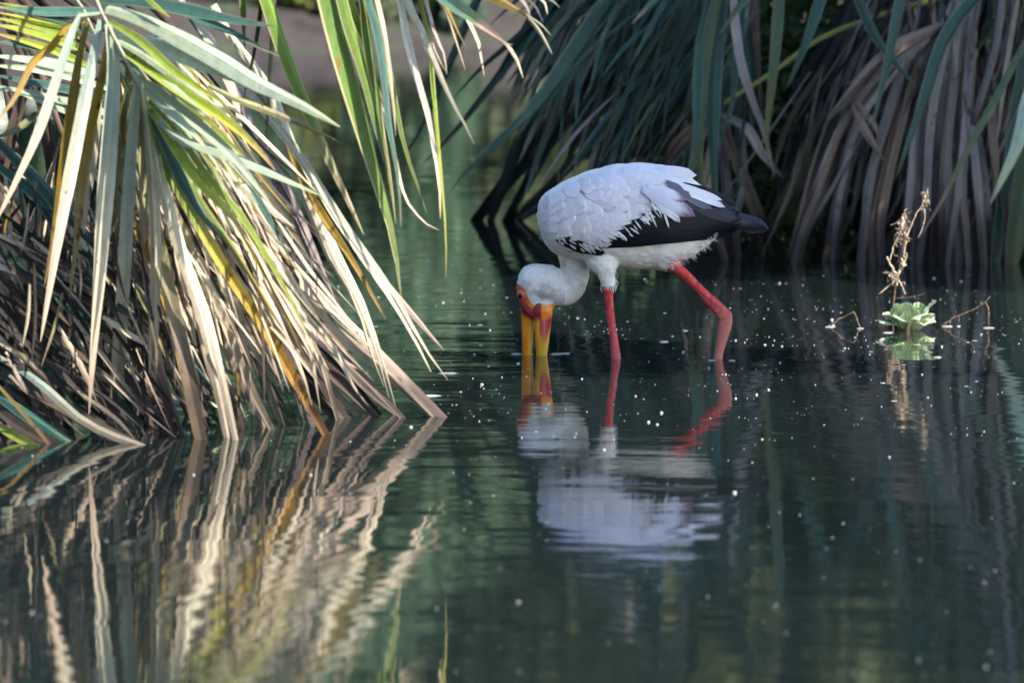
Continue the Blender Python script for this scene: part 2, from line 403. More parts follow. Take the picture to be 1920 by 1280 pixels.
for i, (px, y, s, fo) in enumerate([(578, 50.2, .42, 'yellow'), (470, 52.4, 1.3, 'green'), (660, 52.6, 1.2, 'olive'), (735, 51.8, 1.0, 'dark'), (820, 52, 1.5, 'green'), (905, 52.3, 1.6, 'green'), (985, 52, 1.5, 'olive'), (380, 52, 1.6, 'green'), (620, 54, 1.9, 'dark'), (505, 50.1, .3, 'dark'), (545, 50.4, .4, 'olive'), (630, 50.1, .3, 'dark'), (682, 50.4, .5, 'green'), (722, 50.2, .35, 'olive'), (478, 50.5, .55, 'green'), (765, 50.3, .4, 'dark'), (850, 50.3, .5, 'green')]):
    x = P(px, 40, y).x
    nm = {'yellow': 'small yellow green bush at the far water edge', 'green': 'low green bush on the far bank', 'olive': 'low olive bush on the far bank', 'dark': 'low dark bush on the far bank'}[fo]
    tree('bank_bush', (x, y, ground_z(x, y)), nm, 'bush', low[0][fo], fo, low[1], .02, 'bushes on the far bank', s, i * 2.1)
cl = clumps(1.9, 1.1, 22, .08); hedge = (crown_mesh(43, 12000, .11, cl), branches(cl, 1.8, .04))
for i in range(13):
    x, y = -7.2 + i * 1.2 + rt.uniform(-.3, .3), 53.3 + rt.uniform(-.4, .6)
    tree('bank_shrub', (x, y, ground_z(x, y)), 'rounded head high green shrub behind the low bushes of the far bank', 'shrub', hedge[0], 'green', hedge[1], .04, 'head high shrubs on the far bank', rt.uniform(.9, 1.25), i * 1.3)
for i, (x, y, s) in enumerate([(-9, 12, 1.3), (-10.5, 20, 1.4), (-12, 29, 1.5), (-11, 39, 1.3), (-7, 3, 1.3), (-3, -7, 1.5), (-9, -6, 1.5), (3, -10, 1.4)]):
    tree('pond_side_tree', (x, y, ground_z(x, y) if y > 5 or y < 0 else .3), 'tall leafy tree of the wood that encloses the pond', 'tree', far_t[i % 3][0], 'green', far_t[i % 3][1], .16, 'woodland trees round the pond', s, i * 1.1)
# shrubs behind the shaded palms
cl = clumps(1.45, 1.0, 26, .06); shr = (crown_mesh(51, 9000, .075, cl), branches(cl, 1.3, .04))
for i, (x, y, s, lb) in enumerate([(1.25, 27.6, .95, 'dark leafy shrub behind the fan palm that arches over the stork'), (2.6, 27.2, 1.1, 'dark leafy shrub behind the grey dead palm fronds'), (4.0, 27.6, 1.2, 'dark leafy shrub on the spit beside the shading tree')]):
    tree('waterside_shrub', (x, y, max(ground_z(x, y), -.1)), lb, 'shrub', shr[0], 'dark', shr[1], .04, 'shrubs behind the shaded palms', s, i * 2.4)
# two trees outside the right edge of the frame: their shade falls on stork and rear palms
cl = [((rt.uniform(-.35, .35), rt.uniform(-.35, .3), rt.uniform(-.45, .5)), (.36, .34, .34)) for i in range(16)]
cl = [((c[0], c[1], c[2] + 4.1), s) for c, s in cl]
br = [[(1.2, .2, -.4, .09), (1.0, .1, 1.7, .07), (.3, 0, 3.6, .04)]] + [[(.6, .05, 2.9, .04), (c[0] * .7, c[1] * .7, c[2] - .2, .02), (*c, .008)] for c, s in cl[:9]]
tree('waterside_tree', (4.45, 16.3, 0), 'small slender tree leaning over the pond beside the stork', 'tree', crown_mesh(61, 7000, .11, cl), 'green', br, .09)
cl = clumps(6.5, 2.2, 40, .22); cl = [((c[0] * .8, c[1], c[2]), s) for c, s in cl]
tree('waterside_tree', (5.2, 22.4, max(-.2, ground_z(5.2, 22.4))), 'broad leafy tree on the spit beside the shaded palms', 'tree', crown_mesh(71, 16000, .16, cl), 'green', branches(cl, 6.5, .2), .2)

cl = clumps(6.5, 3.3, 44, .5)
tree('waterside_tree', (3.0, 27.8, ground_z(3, 27.8)), 'wide crowned tree standing over the shaded palms', 'tree', crown_mesh(81, 16000, .17, cl), 'green', branches(cl, 6.5, .2), .2)

# ================================================================== LEFT PALM (sunlit)
pl = Palm(P(-130, 800, 18.3) * 1.0, 'sunlit fan palm with green blades and straw skirt trailing into the water')
pl.base.z = 0; pl.root.location = pl.base
CR = P(-60, -120, 18.1)                        # crown centre, outside the frame at upper left
fA = pl.frond([CR, P(90, -110, 17.4), P(165, -30, 17.05), P(193, 32, 17.0), P(228, 98, 16.97), P(262, 165, 16.98), P(280, 205, 17.0)], (.016, .006), 'stalk')
LB = [  # kind, width, d0, d1 ('w' = ends in the water), points
 ('grey', 19, 17.0, 16.9, [(188, 26), (150, 30), (122, 100), (75, 240), (35, 330), (-12, 424)]),
 ('grey', 25, 17.0, 17.0, [(190, 38), (172, 120), (145, 260), (118, 400), (95, 530), (76, 640)]),
 ('grey', 29, 16.98, 17.2, [(205, 45), (213, 130), (203, 300), (195, 400), (185, 540), (172, 700), (167, 776)]),
 ('grey', 26, 16.98, 'w', [(258, 150), (250, 230), (240, 380), (232, 520), (222, 680), (211, 812)]),
 ('cream', 22, 16.97, 17.3, [(266, 165), (278, 240), (287, 350), (292, 470), (288, 600), (284, 748)]),
 ('ochre', 15, 17.05, 17.0, [(160, 40), (128, 48), (100, 85), (62, 118), (30, 180), (-5, 228)]),
 ('ochre', 19, 17.05, 17.15, [(165, 40), (148, 110), (132, 220), (116, 330), (100, 450), (83, 535)]),
 ('ochre', 20, 17.05, 17.2, [(205, 60), (190, 150), (166, 260), (152, 360), (140, 480), (130, 560)]),
 ('gold', 11, 17.1, 17.2, [(215, 90), (225, 180), (233, 250), (246, 310), (262, 385)]),
 ('olive', 18, 17.1, 17.3, [(240, 120), (236, 220), (225, 330), (215, 450), (205, 560)]),
 ('straw', 13, 17.25, 17.4, [(190, 120), (183, 245), (168, 350), (152, 440), (140, 540), (118, 735)]),
 ('pale', 27, 17.0, 16.7, [(200, 18), (260, 35), (340, 75), (420, 120), (480, 157), (560, 195), (637, 238)]),
 ('pale', 26, 17.0, 16.8, [(222, 70), (300, 87), (380, 118), (450, 148), (525, 190)]),
 ('teal', 24, 17.05, 16.9, [(190, 0), (280, 5), (360, 20), (440, 38), (516, 50)]),
 ('lime', 17, 16.96, 16.75, [(204, 40), (262, 75), (320, 128), (370, 163), (410, 188), (434, 206)]),
 ('lime', 9, 16.95, 16.9, [(262, -15), (292, 12), (320, 34)]),
 ('teal', 14, 17.05, 16.9, [(300, 5), (370, 34), (430, 58), (480, 85), (526, 106)]),
 ('pale', 13, 16.98, 16.8, [(222, 78), (270, 105), (330, 147), (400, 200), (470, 272)]),
 ('lime', 22, 16.98, 16.7, [(226, 92), (270, 122), (340, 170), (420, 222), (480, 275), (516, 320)]),
 ('pale', 15, 17.0, 16.8, [(235, 100), (290, 138), (350, 188), (405, 228)]),
 ('pale', 17, 16.98, 16.75, [(258, 143), (320, 190), (380, 240), (440, 297), (512, 388)]),
 ('pale', 14, 16.98, 16.8, [(270, 165), (320, 210), (360, 248), (388, 278)]),
 ('pale', 15, 17.0, 16.75, [(285, 210), (340, 262), (400, 282), (470, 310), (540, 340), (604, 368)]),
 ('lime', 13, 16.97, 16.9, [(278, 190), (334, 250), (380, 320), (449, 400), (500, 480), (540, 552), (585, 645)]),
 ('lime', 21, 16.99, 16.9, [(282, 205), (320, 262), (370, 335), (430, 400), (470, 455)]),
 ('turn', 21, 16.98, 'w', [(282, 205), (305, 300), (345, 375), (390, 450), (440, 530), (500, 620), (555, 715), (612, 816)]),
 ('turn', 12, 17.05, 16.95, [(282, 200), (330, 300), (380, 385), (430, 455), (470, 520), (545, 640)]),
 ('teal', 21, 17.0, 17.0, [(284, 215), (318, 290), (350, 355), (385, 412), (412, 445)]),
 ('cream', 24, 17.0, 'w', [(278, 200), (294, 300), (320, 400), (345, 490), (380, 580), (405, 690), (430, 823)]),
 ('straw', 24, 17.05, 'w', [(280, 205), (300, 330), (332, 420), (375, 510), (412, 590), (450, 690), (480, 760), (497, 803)]),
 ('olive', 27, 17.1, 'w', [(262, 200), (275, 340), (300, 470), (320, 560), (345, 660), (367, 770), (378, 824)]),
 ('cream', 17, 17.1, 'w', [(330, 330), (400, 455), (440, 570), (480, 660), (510, 740), (529, 797)]),
 ('gold', 13, 17.15, 'w', [(268, 230), (280, 400), (300, 520), (330, 640), (355, 760), (368, 820)]),
 ('rose', 20, 17.15, 'w', [(262, 260), (275, 480), (290, 640), (300, 700), (320, 770), (335, 815)]),
 ('rose', 15, 17.1, 'w', [(300, 340), (350, 540), (390, 650), (420, 720), (456, 803)]),
 ('straw', 13, 17.2, 17.6, [(300, 330), (340, 520), (364, 640), (373, 720), (386, 785)]),
]
for kd, wp, d0, d1, px in LB:
    if kd == 'pale': wp *= 1.25
    pl.blade(fA, kd, wp, px, d0, 17 if d1 == 'w' else d1, water=d1 == 'w')
# frond B: blades reaching out of the left edge
fB = pl.frond([CR, P(60, -90, 17.6), P(150, 10, 17.35), P(175, 60, 17.3)], (.015, .005), 'stalk')
for kd, wp, px in [('lime', 9, [(150, 42), (80, 22), (-15, 4)]), ('lime', 12, [(160, 55), (80, 42), (-15, 22)]), ('lime', 13, [(150, 70), (70, 50), (-15, 32)]), ('lime', 16, [(160, 95), (80, 65), (-15, 45)]), ('lime', 15, [(170, 125), (90, 90), (-15, 60)]),
                   ('teal', 18, [(190, 20), (80, 22), (-15, 12)]), ('teal', 14, [(170, 60), (90, 30), (-15, 16)]), ('pale', 18, [(180, 140), (90, 118), (-15, 104)]), ('pale', 17, [(200, 165), (100, 135), (-15, 122)]), ('teal', 16, [(200, 185), (90, 160), (-15, 140)]),
                   ('pale', 16, [(210, 215), (110, 185), (-15, 160)]), ('teal', 15, [(150, 105), (70, 88), (-15, 78)]), ('pale', 12, [(210, 235), (130, 210), (40, 175), (-15, 165)])]:
    pl.blade(fB, kd, wp, px, 17.35, 17.2, n=8)
# dead skirt
fS = pl.frond([CR, P(180, -60, 17.9), P(330, 60, 17.75), P(400, 200, 17.7)], (.018, .006), 'brown')
SB = [
 ('cream', 20, 17.5, 17.2, [(430, 130), (500, 215), (560, 290), (628, 400), (690, 490), (737, 556), (790, 650), (834, 716)]),
 ('rose', 11, 17.4, 17.2, [(700, 500), (753, 566), (800, 620), (832, 656)]),
 ('cream', 30, 17.6, 17.5, [(400, 10), (445, 90), (500, 165), (540, 270), (590, 400), (625, 480), (670, 560), (692, 620), (716, 700), (736, 765)]),
 ('ochre', 16, 17.5, 17.4, [(520, 230), (560, 320), (603, 400), (640, 456), (662, 490), (700, 556), (723, 598)]),
 ('rose', 18, 17.4, 'w', [(380, 380), (480, 455), (550, 515), (644, 600), (725, 678), (831, 782)]),
 ('straw', 20, 17.45, 'w', [(400, 400), (480, 480), (559, 550), (625, 619), (700, 675), (762, 728), (810, 781)]),
 ('rose', 20, 17.5, 'w', [(420, 420), (500, 520), (597, 619), (644, 675), (697, 731), (750, 780)]),
 ('brown', 34, 17.6, 'w', [(400, 400), (500, 540), (581, 650), (640, 710), (702, 777)]),
 ('brown', 40, 17.65, 'w', [(360, 380), (440, 520), (520, 640), (590, 730), (640, 784)]),
 ('straw', 9, 17.4, 17.6, [(540, 520), (575, 619), (590, 700), (601, 772)]),
 ('straw', 9, 17.4, 'w', [(545, 540), (581, 628), (610, 700), (633, 788)]),
 ('mauve', 28, 17.65, 17.5, [(330, -10), (360, 35), (412, 112), (470, 240), (540, 370), (590, 490), (622, 576)]),
 ('cream', 18, 17.5, 17.3, [(360, 30), (400, 90), (437, 175), (455, 260)]),
 ('cream', 17, 17.3, 17.0, [(400, 318), (437, 337), (490, 380), (552, 427)]),
 ('straw', 14, 17.35, 17.2, [(380, 280), (423, 330), (450, 370), (490, 420), (545, 470)]),
 ('rose', 22, 17.4, 17.3, [(390, 290), (447, 362), (500, 450), (540, 550), (590, 640)]),
 ('rose', 18, 17.5, 17.4, [(350, 300), (430, 440), (520, 560), (620, 660), (690, 700)]),
 ('straw', 16, 17.4, 17.3, [(330, 250), (420, 350), (470, 470), (500, 560), (560, 680), (585, 760)]),
 ('rose', 20, 17.5, 'w', [(380, 340), (450, 480), (520, 600), (580, 680), (640, 780)]),
 ('straw', 15, 17.45, 'w', [(420, 380), (500, 500), (540, 600), (600, 700), (672, 780)]),
 ('cream', 12, 17.4, 17.4, [(480, 430), (560, 560), (620, 640), (660, 720), (690, 760)]),
 ('teal', 13, 17.2, 17.0, [(395, 240), (440, 300), (500, 400), (550, 500)]),
]
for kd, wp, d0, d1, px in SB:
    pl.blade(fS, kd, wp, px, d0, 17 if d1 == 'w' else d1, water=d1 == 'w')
# low blades at the left edge
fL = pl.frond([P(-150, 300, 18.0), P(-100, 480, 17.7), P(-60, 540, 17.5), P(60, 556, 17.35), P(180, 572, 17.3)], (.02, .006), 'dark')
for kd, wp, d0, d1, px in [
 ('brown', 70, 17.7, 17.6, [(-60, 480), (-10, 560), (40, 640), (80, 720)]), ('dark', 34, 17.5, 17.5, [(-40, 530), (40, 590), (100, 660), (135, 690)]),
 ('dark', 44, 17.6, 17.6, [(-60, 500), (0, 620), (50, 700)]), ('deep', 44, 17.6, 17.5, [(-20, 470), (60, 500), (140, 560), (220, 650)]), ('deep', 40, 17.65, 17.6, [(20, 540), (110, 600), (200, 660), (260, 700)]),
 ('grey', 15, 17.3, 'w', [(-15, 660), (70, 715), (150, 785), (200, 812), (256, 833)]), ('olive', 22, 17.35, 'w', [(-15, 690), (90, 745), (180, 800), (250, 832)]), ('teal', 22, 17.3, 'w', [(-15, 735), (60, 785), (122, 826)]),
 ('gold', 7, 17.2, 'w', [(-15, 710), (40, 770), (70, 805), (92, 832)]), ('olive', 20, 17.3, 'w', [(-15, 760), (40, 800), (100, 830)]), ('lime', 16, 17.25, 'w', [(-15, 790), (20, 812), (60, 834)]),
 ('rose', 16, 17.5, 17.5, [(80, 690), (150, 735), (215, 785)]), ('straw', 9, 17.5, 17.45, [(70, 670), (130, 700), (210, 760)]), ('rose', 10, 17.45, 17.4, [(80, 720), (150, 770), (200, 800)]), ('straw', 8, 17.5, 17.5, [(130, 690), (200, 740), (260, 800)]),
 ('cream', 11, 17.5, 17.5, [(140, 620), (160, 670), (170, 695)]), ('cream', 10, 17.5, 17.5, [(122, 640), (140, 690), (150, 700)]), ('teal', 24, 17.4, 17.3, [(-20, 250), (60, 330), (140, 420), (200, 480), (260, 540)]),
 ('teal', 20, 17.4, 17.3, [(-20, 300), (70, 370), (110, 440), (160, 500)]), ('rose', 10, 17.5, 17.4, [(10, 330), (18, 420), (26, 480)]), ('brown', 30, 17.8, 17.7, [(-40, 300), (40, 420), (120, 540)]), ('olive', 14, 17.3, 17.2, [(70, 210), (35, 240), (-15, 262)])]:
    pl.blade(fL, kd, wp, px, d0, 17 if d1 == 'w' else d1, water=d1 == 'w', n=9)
# fill: deeper dead fronds of the skirt, in fans from hubs under the crown
rf = random.Random(11)
hubs = [(60, 120, 17.9), (180, 150, 17.85), (260, 120, 17.95), (330, 200, 17.9), (120, 260, 17.75), (230, 300, 17.75), (40, 330, 17.9), (350, 330, 17.8), (300, 60, 18.05), (150, 420, 17.8)]
for hi, (hx, hy, hd) in enumerate(hubs):
    fr = pl.frond([CR, P(lerp(-60, hx, .6), lerp(-120, hy, .6) - 40, hd + .15), P(hx, hy, hd)], (.014, .007), 'brown')
    for k in range(9):
        a = R(rf.uniform(38, 118)) if hx > 100 else R(rf.uniform(30, 110)); L = rf.uniform(260, 620)
        ex, ey = hx + L * math.cos(a), hy + L * math.sin(a)
        kd = rf.choices(['brown', 'rose', 'straw', 'tan', 'olive', 'dark', 'mauve', 'deep'], [6, .9, .8, .7, 1.2, 5, .3, 1.6])[0]  # dark kinds weighted up: the skirt's interior shadow is put into blade colour
        wat = False; lim = 800 - max(0, (ex - 300)) * .04
        if ey > lim - 60:
            t = (lim + rf.uniform(-18, 12) - hy) / (ey - hy); ex, ey = hx + (ex - hx) * t, hy + (ey - hy) * t; wat = True
        # keep the fan inside the skirt's outline
        mx = 430 + (ey - 150) * .58 if ey > 150 else 430
        if ex > mx: ex = mx - rf.uniform(0, 60)
        sag = rf.uniform(10, 50)
        pts = [(hx, hy), (lerp(hx, ex, .35) + sag * .5, lerp(hy, ey, .3)), (lerp(hx, ex, .7) + sag * .4, lerp(hy, ey, .66)), (ex, ey)]
        pl.blade(fr, kd, rf.uniform(10, 26), pts, hd, hd - rf.uniform(0, .25), water=wat, n=8, ragged=.12)
for k in range(20):
    x0, y0 = rf.uniform(230, 430), rf.uniform(200, 420); a = R(rf.uniform(48, 88)); L = rf.uniform(160, 380)
    ex, ey = x0 + L * math.cos(a), y0 + L * math.sin(a)
    if ey > 780: ey = 780 - rf.uniform(0, 30)
    if ex > 430 + (ey - 150) * .58: ex = 400 + (ey - 150) * .55
    pl.blade(fS, rf.choice(['straw', 'cream', 'rose', 'rose', 'gold']), rf.uniform(4, 9), [(x0, y0), (lerp(x0, ex, .5) + rf.uniform(-14, 14), lerp(y0, ey, .5)), (ex, ey)], 17.3, 17.2 + rf.uniform(-.1, .3), n=6)
def strip_mass(palm, kinds, weights, n, gen, rnd, name='dry_strips'):
    v, f, uv, mi = [], [], [], []
    for _ in range(n):
        px, d0, d1, wpx = gen(rnd); L_ = [P(q[0], q[1], lerp(d0, d1, i / (len(px) - 1))) - palm.base for i, q in enumerate(px)]
        pts = spline(L_, 6); a0 = rnd.uniform(-.9, .9); hw = wpx * .5 * d0 / FPX; b = len(v); k = rnd.choices(range(len(kinds)), weights)[0]; fo = rnd.uniform(-.7, .7)
        for i, p in enumerate(pts):
            T = (pts[min(i + 1, 6)] - pts[max(i - 1, 0)]).normalized(); S = T.cross(Vector((0, 1, 0))).normalized(); Nn = S.cross(T); S2 = S * math.cos(a0) + Nn * math.sin(a0); t = i / 6
            h = hw * (.6 + .4 * min(1, t * 4)) * min(1, (1 - t) / .4 + .1); v += [p - S2 * h, p + Nn * (fo * h), p + S2 * h]; o_ = rnd.random; uv += [(0, t), (.5, t), (1, t)]
        for i in range(6):
            q = b + i * 3; f += [(q, q + 1, q + 4, q + 3), (q + 1, q + 2, q + 5, q + 4)]; mi += [k, k]
    me = mesh(name, v, f, uv)
    for kd in kinds: me.materials.append(MT[kd])
    me.polygons.foreach_set('material_index', mi)
    return tag(link(name, me, None, palm.root), kind='stuff')
def skirt_gen(r):
    while True:
        x0, y0 = r.uniform(-20, 520), r.uniform(120, 620)
        if x0 < 400 + (y0 - 150) * .45 and not (x0 < 180 and y0 < 300) and not (x0 < 210 and r.random() < .8): break
    a = math.atan2(y0 + 190, x0 - 110) + r.gauss(0, .16); L = r.uniform(90, 330); ex, ey = x0 + L * math.cos(a), y0 + L * math.sin(a)
    lim = 815 - max(0, ex - 300) * .075
    if ey > lim: t = (lim - y0) / (ey - y0); ex, ey = lerp(x0, ex, t), lim
    d = r.choice((17.2, 17.3, 17.4, 17.5, 17.6, 17.7))
    if ey > lim - 40: d = min(PW(ex, ey).y + r.uniform(-.05, .1), 17.9)
    return [(x0, y0), (lerp(x0, ex, .5) + r.gauss(0, 7), lerp(y0, ey, .5)), (ex, ey)], d, d, r.uniform(3, 8.5)
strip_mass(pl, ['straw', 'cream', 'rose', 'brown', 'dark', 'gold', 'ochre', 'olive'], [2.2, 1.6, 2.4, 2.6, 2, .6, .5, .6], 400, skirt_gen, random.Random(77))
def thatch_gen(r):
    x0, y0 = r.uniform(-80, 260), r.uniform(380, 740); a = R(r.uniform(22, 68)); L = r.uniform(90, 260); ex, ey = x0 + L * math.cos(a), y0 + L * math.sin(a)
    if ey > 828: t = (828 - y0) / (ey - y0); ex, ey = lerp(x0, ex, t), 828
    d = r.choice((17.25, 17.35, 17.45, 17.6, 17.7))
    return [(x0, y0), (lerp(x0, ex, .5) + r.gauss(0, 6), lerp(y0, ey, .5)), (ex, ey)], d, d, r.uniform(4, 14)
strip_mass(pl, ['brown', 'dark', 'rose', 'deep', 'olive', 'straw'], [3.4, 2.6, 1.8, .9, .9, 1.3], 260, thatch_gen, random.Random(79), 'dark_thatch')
def fringe_gen(r):
    x0 = r.uniform(215, 300); y0 = 60 + (x0 - 200) * 1.4 + r.uniform(-10, 40); a = R(r.uniform(22, 62)); L = r.uniform(120, 320)
    return [(x0, y0), (x0 + .5 * L * math.cos(a), y0 + .5 * L * math.sin(a)), (x0 + L * math.cos(a + .15), y0 + L * math.sin(a + .15))], 17.12, 17.0, r.uniform(4, 8)
strip_mass(pl, ['pale', 'lime', 'teal', 'olive', 'cream'], [3, 3, 1, 1, 1], 60, fringe_gen, random.Random(78), 'leaf_tips')
# overhanging frond at top centre
fM = pl.frond([CR + Vector((0, 0, .3)), P(200, -330, 17.5), P(480, -330, 17.3), P(680, -200, 17.2), P(760, -110, 17.2)], (.016, .006), 'stalk')
for kd, wp, d1, px in [
 ('green', 34, 17.2, [(560, -220), (608, -20), (630, 70), (655, 160), (688, 275), (716, 370), (738, 450), (752, 556)]),
 ('green', 22, 17.15, [(600, -200), (638, -10), (660, 70), (682, 140), (703, 225), (722, 300), (735, 345)]),
 ('lime', 17, 17.2, [(620, -200), (652, -10), (675, 50), (690, 95), (700, 140), (720, 195)]),
 ('green', 16, 17.15, [(640, -200), (680, -10), (688, 80), (705, 180), (722, 280), (735, 360), (742, 420)]),
 ('teal', 14, 17.1, [(640, -190), (690, 0), (707, 60), (719, 130), (727, 220), (746, 330), (752, 425)]),
 ('green', 13, 17.15, [(650, -190), (703, 0), (717, 70), (737, 170), (757, 270), (780, 340), (800, 400)]),
 ('rose', 9, 17.15, [(660, -180), (712, 20), (728, 110), (738, 200), (742, 255)]),
 ('straw', 6, 17.1, [(700, 150), (735, 270), (760, 370), (800, 420), (824, 432)]),
 ('cream', 14, 17.1, [(700, -180), (748, -5), (762, 70), (780, 140), (800, 205), (814, 280), (824, 345), (826, 410)]),
 ('cream', 15, 17.05, [(710, -160), (763, 0), (790, 60), (820, 130), (850, 195), (875, 240), (889, 270)]),
 ('lime', 8, 17.1, [(720, -160), (788, 0), (804, 80), (812, 160), (820, 250), (829, 350), (836, 440), (836, 522)]),
 ('straw', 6, 17.1, [(740, -150), (800, 5), (812, 85), (836, 135)]), ('straw', 6, 17.1, [(750, -140), (828, 10), (850, 62), (873, 133)]),
 ('ochre', 7, 17.1, [(760, -140), (838, 15), (858, 58), (872, 86)]), ('cream', 9, 17.1, [(800, -120), (888, 58), (900, 95), (908, 143)]),
 ('teal', 34, 17.0, [(700, -160), (830, -12), (880, 28), (925, 62), (952, 82)]), ('straw', 6, 16.95, [(935, 68), (955, 90), (970, 115), (981, 147)]), ('straw', 5, 16.95, [(930, 70), (950, 82), (962, 84)]),
 ('ochre', 28, 17.0, [(800, -130), (905, -20), (950, 10), (992, 32)]), ('straw', 7, 16.95, [(985, 28), (1010, 58), (1036, 103)]), ('straw', 4, 16.95, [(985, 26), (1015, 48), (1034, 68)]), ('rose', 6, 16.95, [(960, -20), (985, 10), (994, 30)]),
 ('straw', 4, 16.95, [(980, -10), (1005, 15), (1018, 42)]), ('straw', 4, 16.95, [(1000, -10), (1020, 5), (1027, 28)]), ('straw', 4, 16.95, [(1010, -12), (1035, 2), (1050, 15)]), ('rose', 7, 17.05, [(770, -100), (815, 60), (832, 100), (838, 140)]),
 ('green', 26, 17.4, [(430, -200), (496, -10), (522, 70), (552, 150), (582, 220), (612, 290), (645, 360), (682, 440)]),
 ('dark', 8, 17.4, [(500, -100), (491, 0), (480, 80), (465, 150), (449, 215)]), ('green', 15, 17.45, [(450, -120), (455, -10), (457, 50), (459, 96)]), ('olive', 9, 17.45, [(520, -100), (512, 50), (506, 130), (500, 250), (495, 305)]),
 ('olive', 13, 17.35, [(390, 160), (440, 185), (520, 215), (580, 240), (636, 266)])]:
    pl.blade(fM, kd, wp, px, 17.25, d1)
vM, fMm = [], []
print('left blades', pl.count)

# ================================================================== MIDDLE PALM (shaded)
pm = Palm(Vector((P(1330, 480, 25.6).x, 25.6, 0)), 'shaded blue green fan palm arching over the water behind the stork')
CM = P(1420, -330, 25.6)
f1 = pm.frond([CM, P(1360, -260, 25.1), P(1290, -170, 24.8), P(1250, -80, 24.7)], (.02, .008), 'yrib')
f2 = pm.frond([CM, P(1420, -260, 24.8), P(1400, -150, 24.4), P(1370, -60, 24.3)], (.02, .008), 'yrib')
f3 = pm.frond([P(1780, -10, 24.9), P(1650, 30, 24.8), P(1540, 72, 24.7), P(1440, 142, 24.6), P(1345, 200, 24.5)], (.012, .008), 'yrib')
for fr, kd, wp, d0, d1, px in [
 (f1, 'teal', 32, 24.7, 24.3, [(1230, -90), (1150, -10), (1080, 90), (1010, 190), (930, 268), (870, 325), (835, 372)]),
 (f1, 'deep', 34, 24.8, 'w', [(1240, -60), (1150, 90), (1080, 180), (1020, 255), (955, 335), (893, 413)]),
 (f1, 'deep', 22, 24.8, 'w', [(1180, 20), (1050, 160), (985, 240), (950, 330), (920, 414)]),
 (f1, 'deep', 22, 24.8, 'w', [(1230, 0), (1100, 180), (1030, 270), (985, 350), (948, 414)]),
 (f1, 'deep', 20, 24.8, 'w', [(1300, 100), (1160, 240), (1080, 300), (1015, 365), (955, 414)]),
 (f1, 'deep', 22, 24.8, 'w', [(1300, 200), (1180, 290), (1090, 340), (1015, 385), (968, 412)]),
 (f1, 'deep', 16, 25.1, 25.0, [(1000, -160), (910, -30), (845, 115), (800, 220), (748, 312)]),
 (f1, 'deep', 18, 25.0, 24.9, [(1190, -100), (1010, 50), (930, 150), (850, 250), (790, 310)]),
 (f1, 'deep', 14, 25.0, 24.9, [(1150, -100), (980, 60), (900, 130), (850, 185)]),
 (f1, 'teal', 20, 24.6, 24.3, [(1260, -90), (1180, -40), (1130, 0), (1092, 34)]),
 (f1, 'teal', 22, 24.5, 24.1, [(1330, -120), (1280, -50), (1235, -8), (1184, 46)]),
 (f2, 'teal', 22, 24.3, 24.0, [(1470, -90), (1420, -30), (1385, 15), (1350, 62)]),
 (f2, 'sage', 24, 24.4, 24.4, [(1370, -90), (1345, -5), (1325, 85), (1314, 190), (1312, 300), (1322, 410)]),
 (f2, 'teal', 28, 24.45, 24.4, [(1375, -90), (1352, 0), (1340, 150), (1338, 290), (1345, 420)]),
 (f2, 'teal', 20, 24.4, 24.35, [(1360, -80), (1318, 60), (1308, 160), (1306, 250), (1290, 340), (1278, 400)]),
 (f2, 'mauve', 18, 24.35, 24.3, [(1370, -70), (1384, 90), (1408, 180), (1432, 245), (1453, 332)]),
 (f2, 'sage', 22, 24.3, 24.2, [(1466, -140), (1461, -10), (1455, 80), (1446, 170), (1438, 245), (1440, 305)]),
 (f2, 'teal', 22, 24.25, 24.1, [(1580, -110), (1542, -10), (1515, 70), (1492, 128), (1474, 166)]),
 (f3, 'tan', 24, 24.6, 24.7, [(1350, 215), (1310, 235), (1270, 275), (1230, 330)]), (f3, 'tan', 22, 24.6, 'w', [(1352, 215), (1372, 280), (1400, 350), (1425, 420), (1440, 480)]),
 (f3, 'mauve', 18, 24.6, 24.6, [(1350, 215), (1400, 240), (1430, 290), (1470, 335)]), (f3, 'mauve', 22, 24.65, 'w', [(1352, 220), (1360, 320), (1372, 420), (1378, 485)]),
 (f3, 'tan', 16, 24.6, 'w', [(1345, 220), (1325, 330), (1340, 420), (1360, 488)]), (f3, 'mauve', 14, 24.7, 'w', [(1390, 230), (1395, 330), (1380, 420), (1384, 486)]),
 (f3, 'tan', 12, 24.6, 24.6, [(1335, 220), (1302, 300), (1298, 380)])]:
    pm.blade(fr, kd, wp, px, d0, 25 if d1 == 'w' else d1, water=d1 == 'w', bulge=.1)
rm = random.Random(23)
for hi, (hx, hy, hd) in enumerate([(1180, -160, 25.1), (1260, -120, 25.2), (1330, -90, 25.3), (1400, -200, 25.3), (1120, -200, 25.2), (1360, 20, 25.5), (1230, -260, 25.0)]):
    fr = pm.frond([CM, P((1420 + hx) / 2, (hy - 330) / 2 - 40, hd + .1), P(hx, hy, hd)], (.016, .008), 'yrib')
    for k in range(21):
        a = R(rm.uniform(84, 140)); L = rm.uniform(280, 560)
        ex, ey = hx + L * math.cos(a), hy + L * math.sin(a)
        if ey > 440: ey = 440 + rm.uniform(-60, 20)
        if ex < 1010 and ey > 60: ex = 1010 + (ex - 1010) * .3
        kd = rm.choices(['deep', 'teal', 'sage', 'mauve', 'brown'], [6, 3, .6, .5, 1])[0]
        pts = [(hx, hy), (lerp(hx, ex, .3), lerp(hy, ey, .34)), (lerp(hx, ex, .68), lerp(hy, ey, .7)), (ex, ey)]
        pm.blade(fr, kd, rm.uniform(9, 21), pts, hd, hd - rm.uniform(-.1, .4), n=8, bulge=.08)
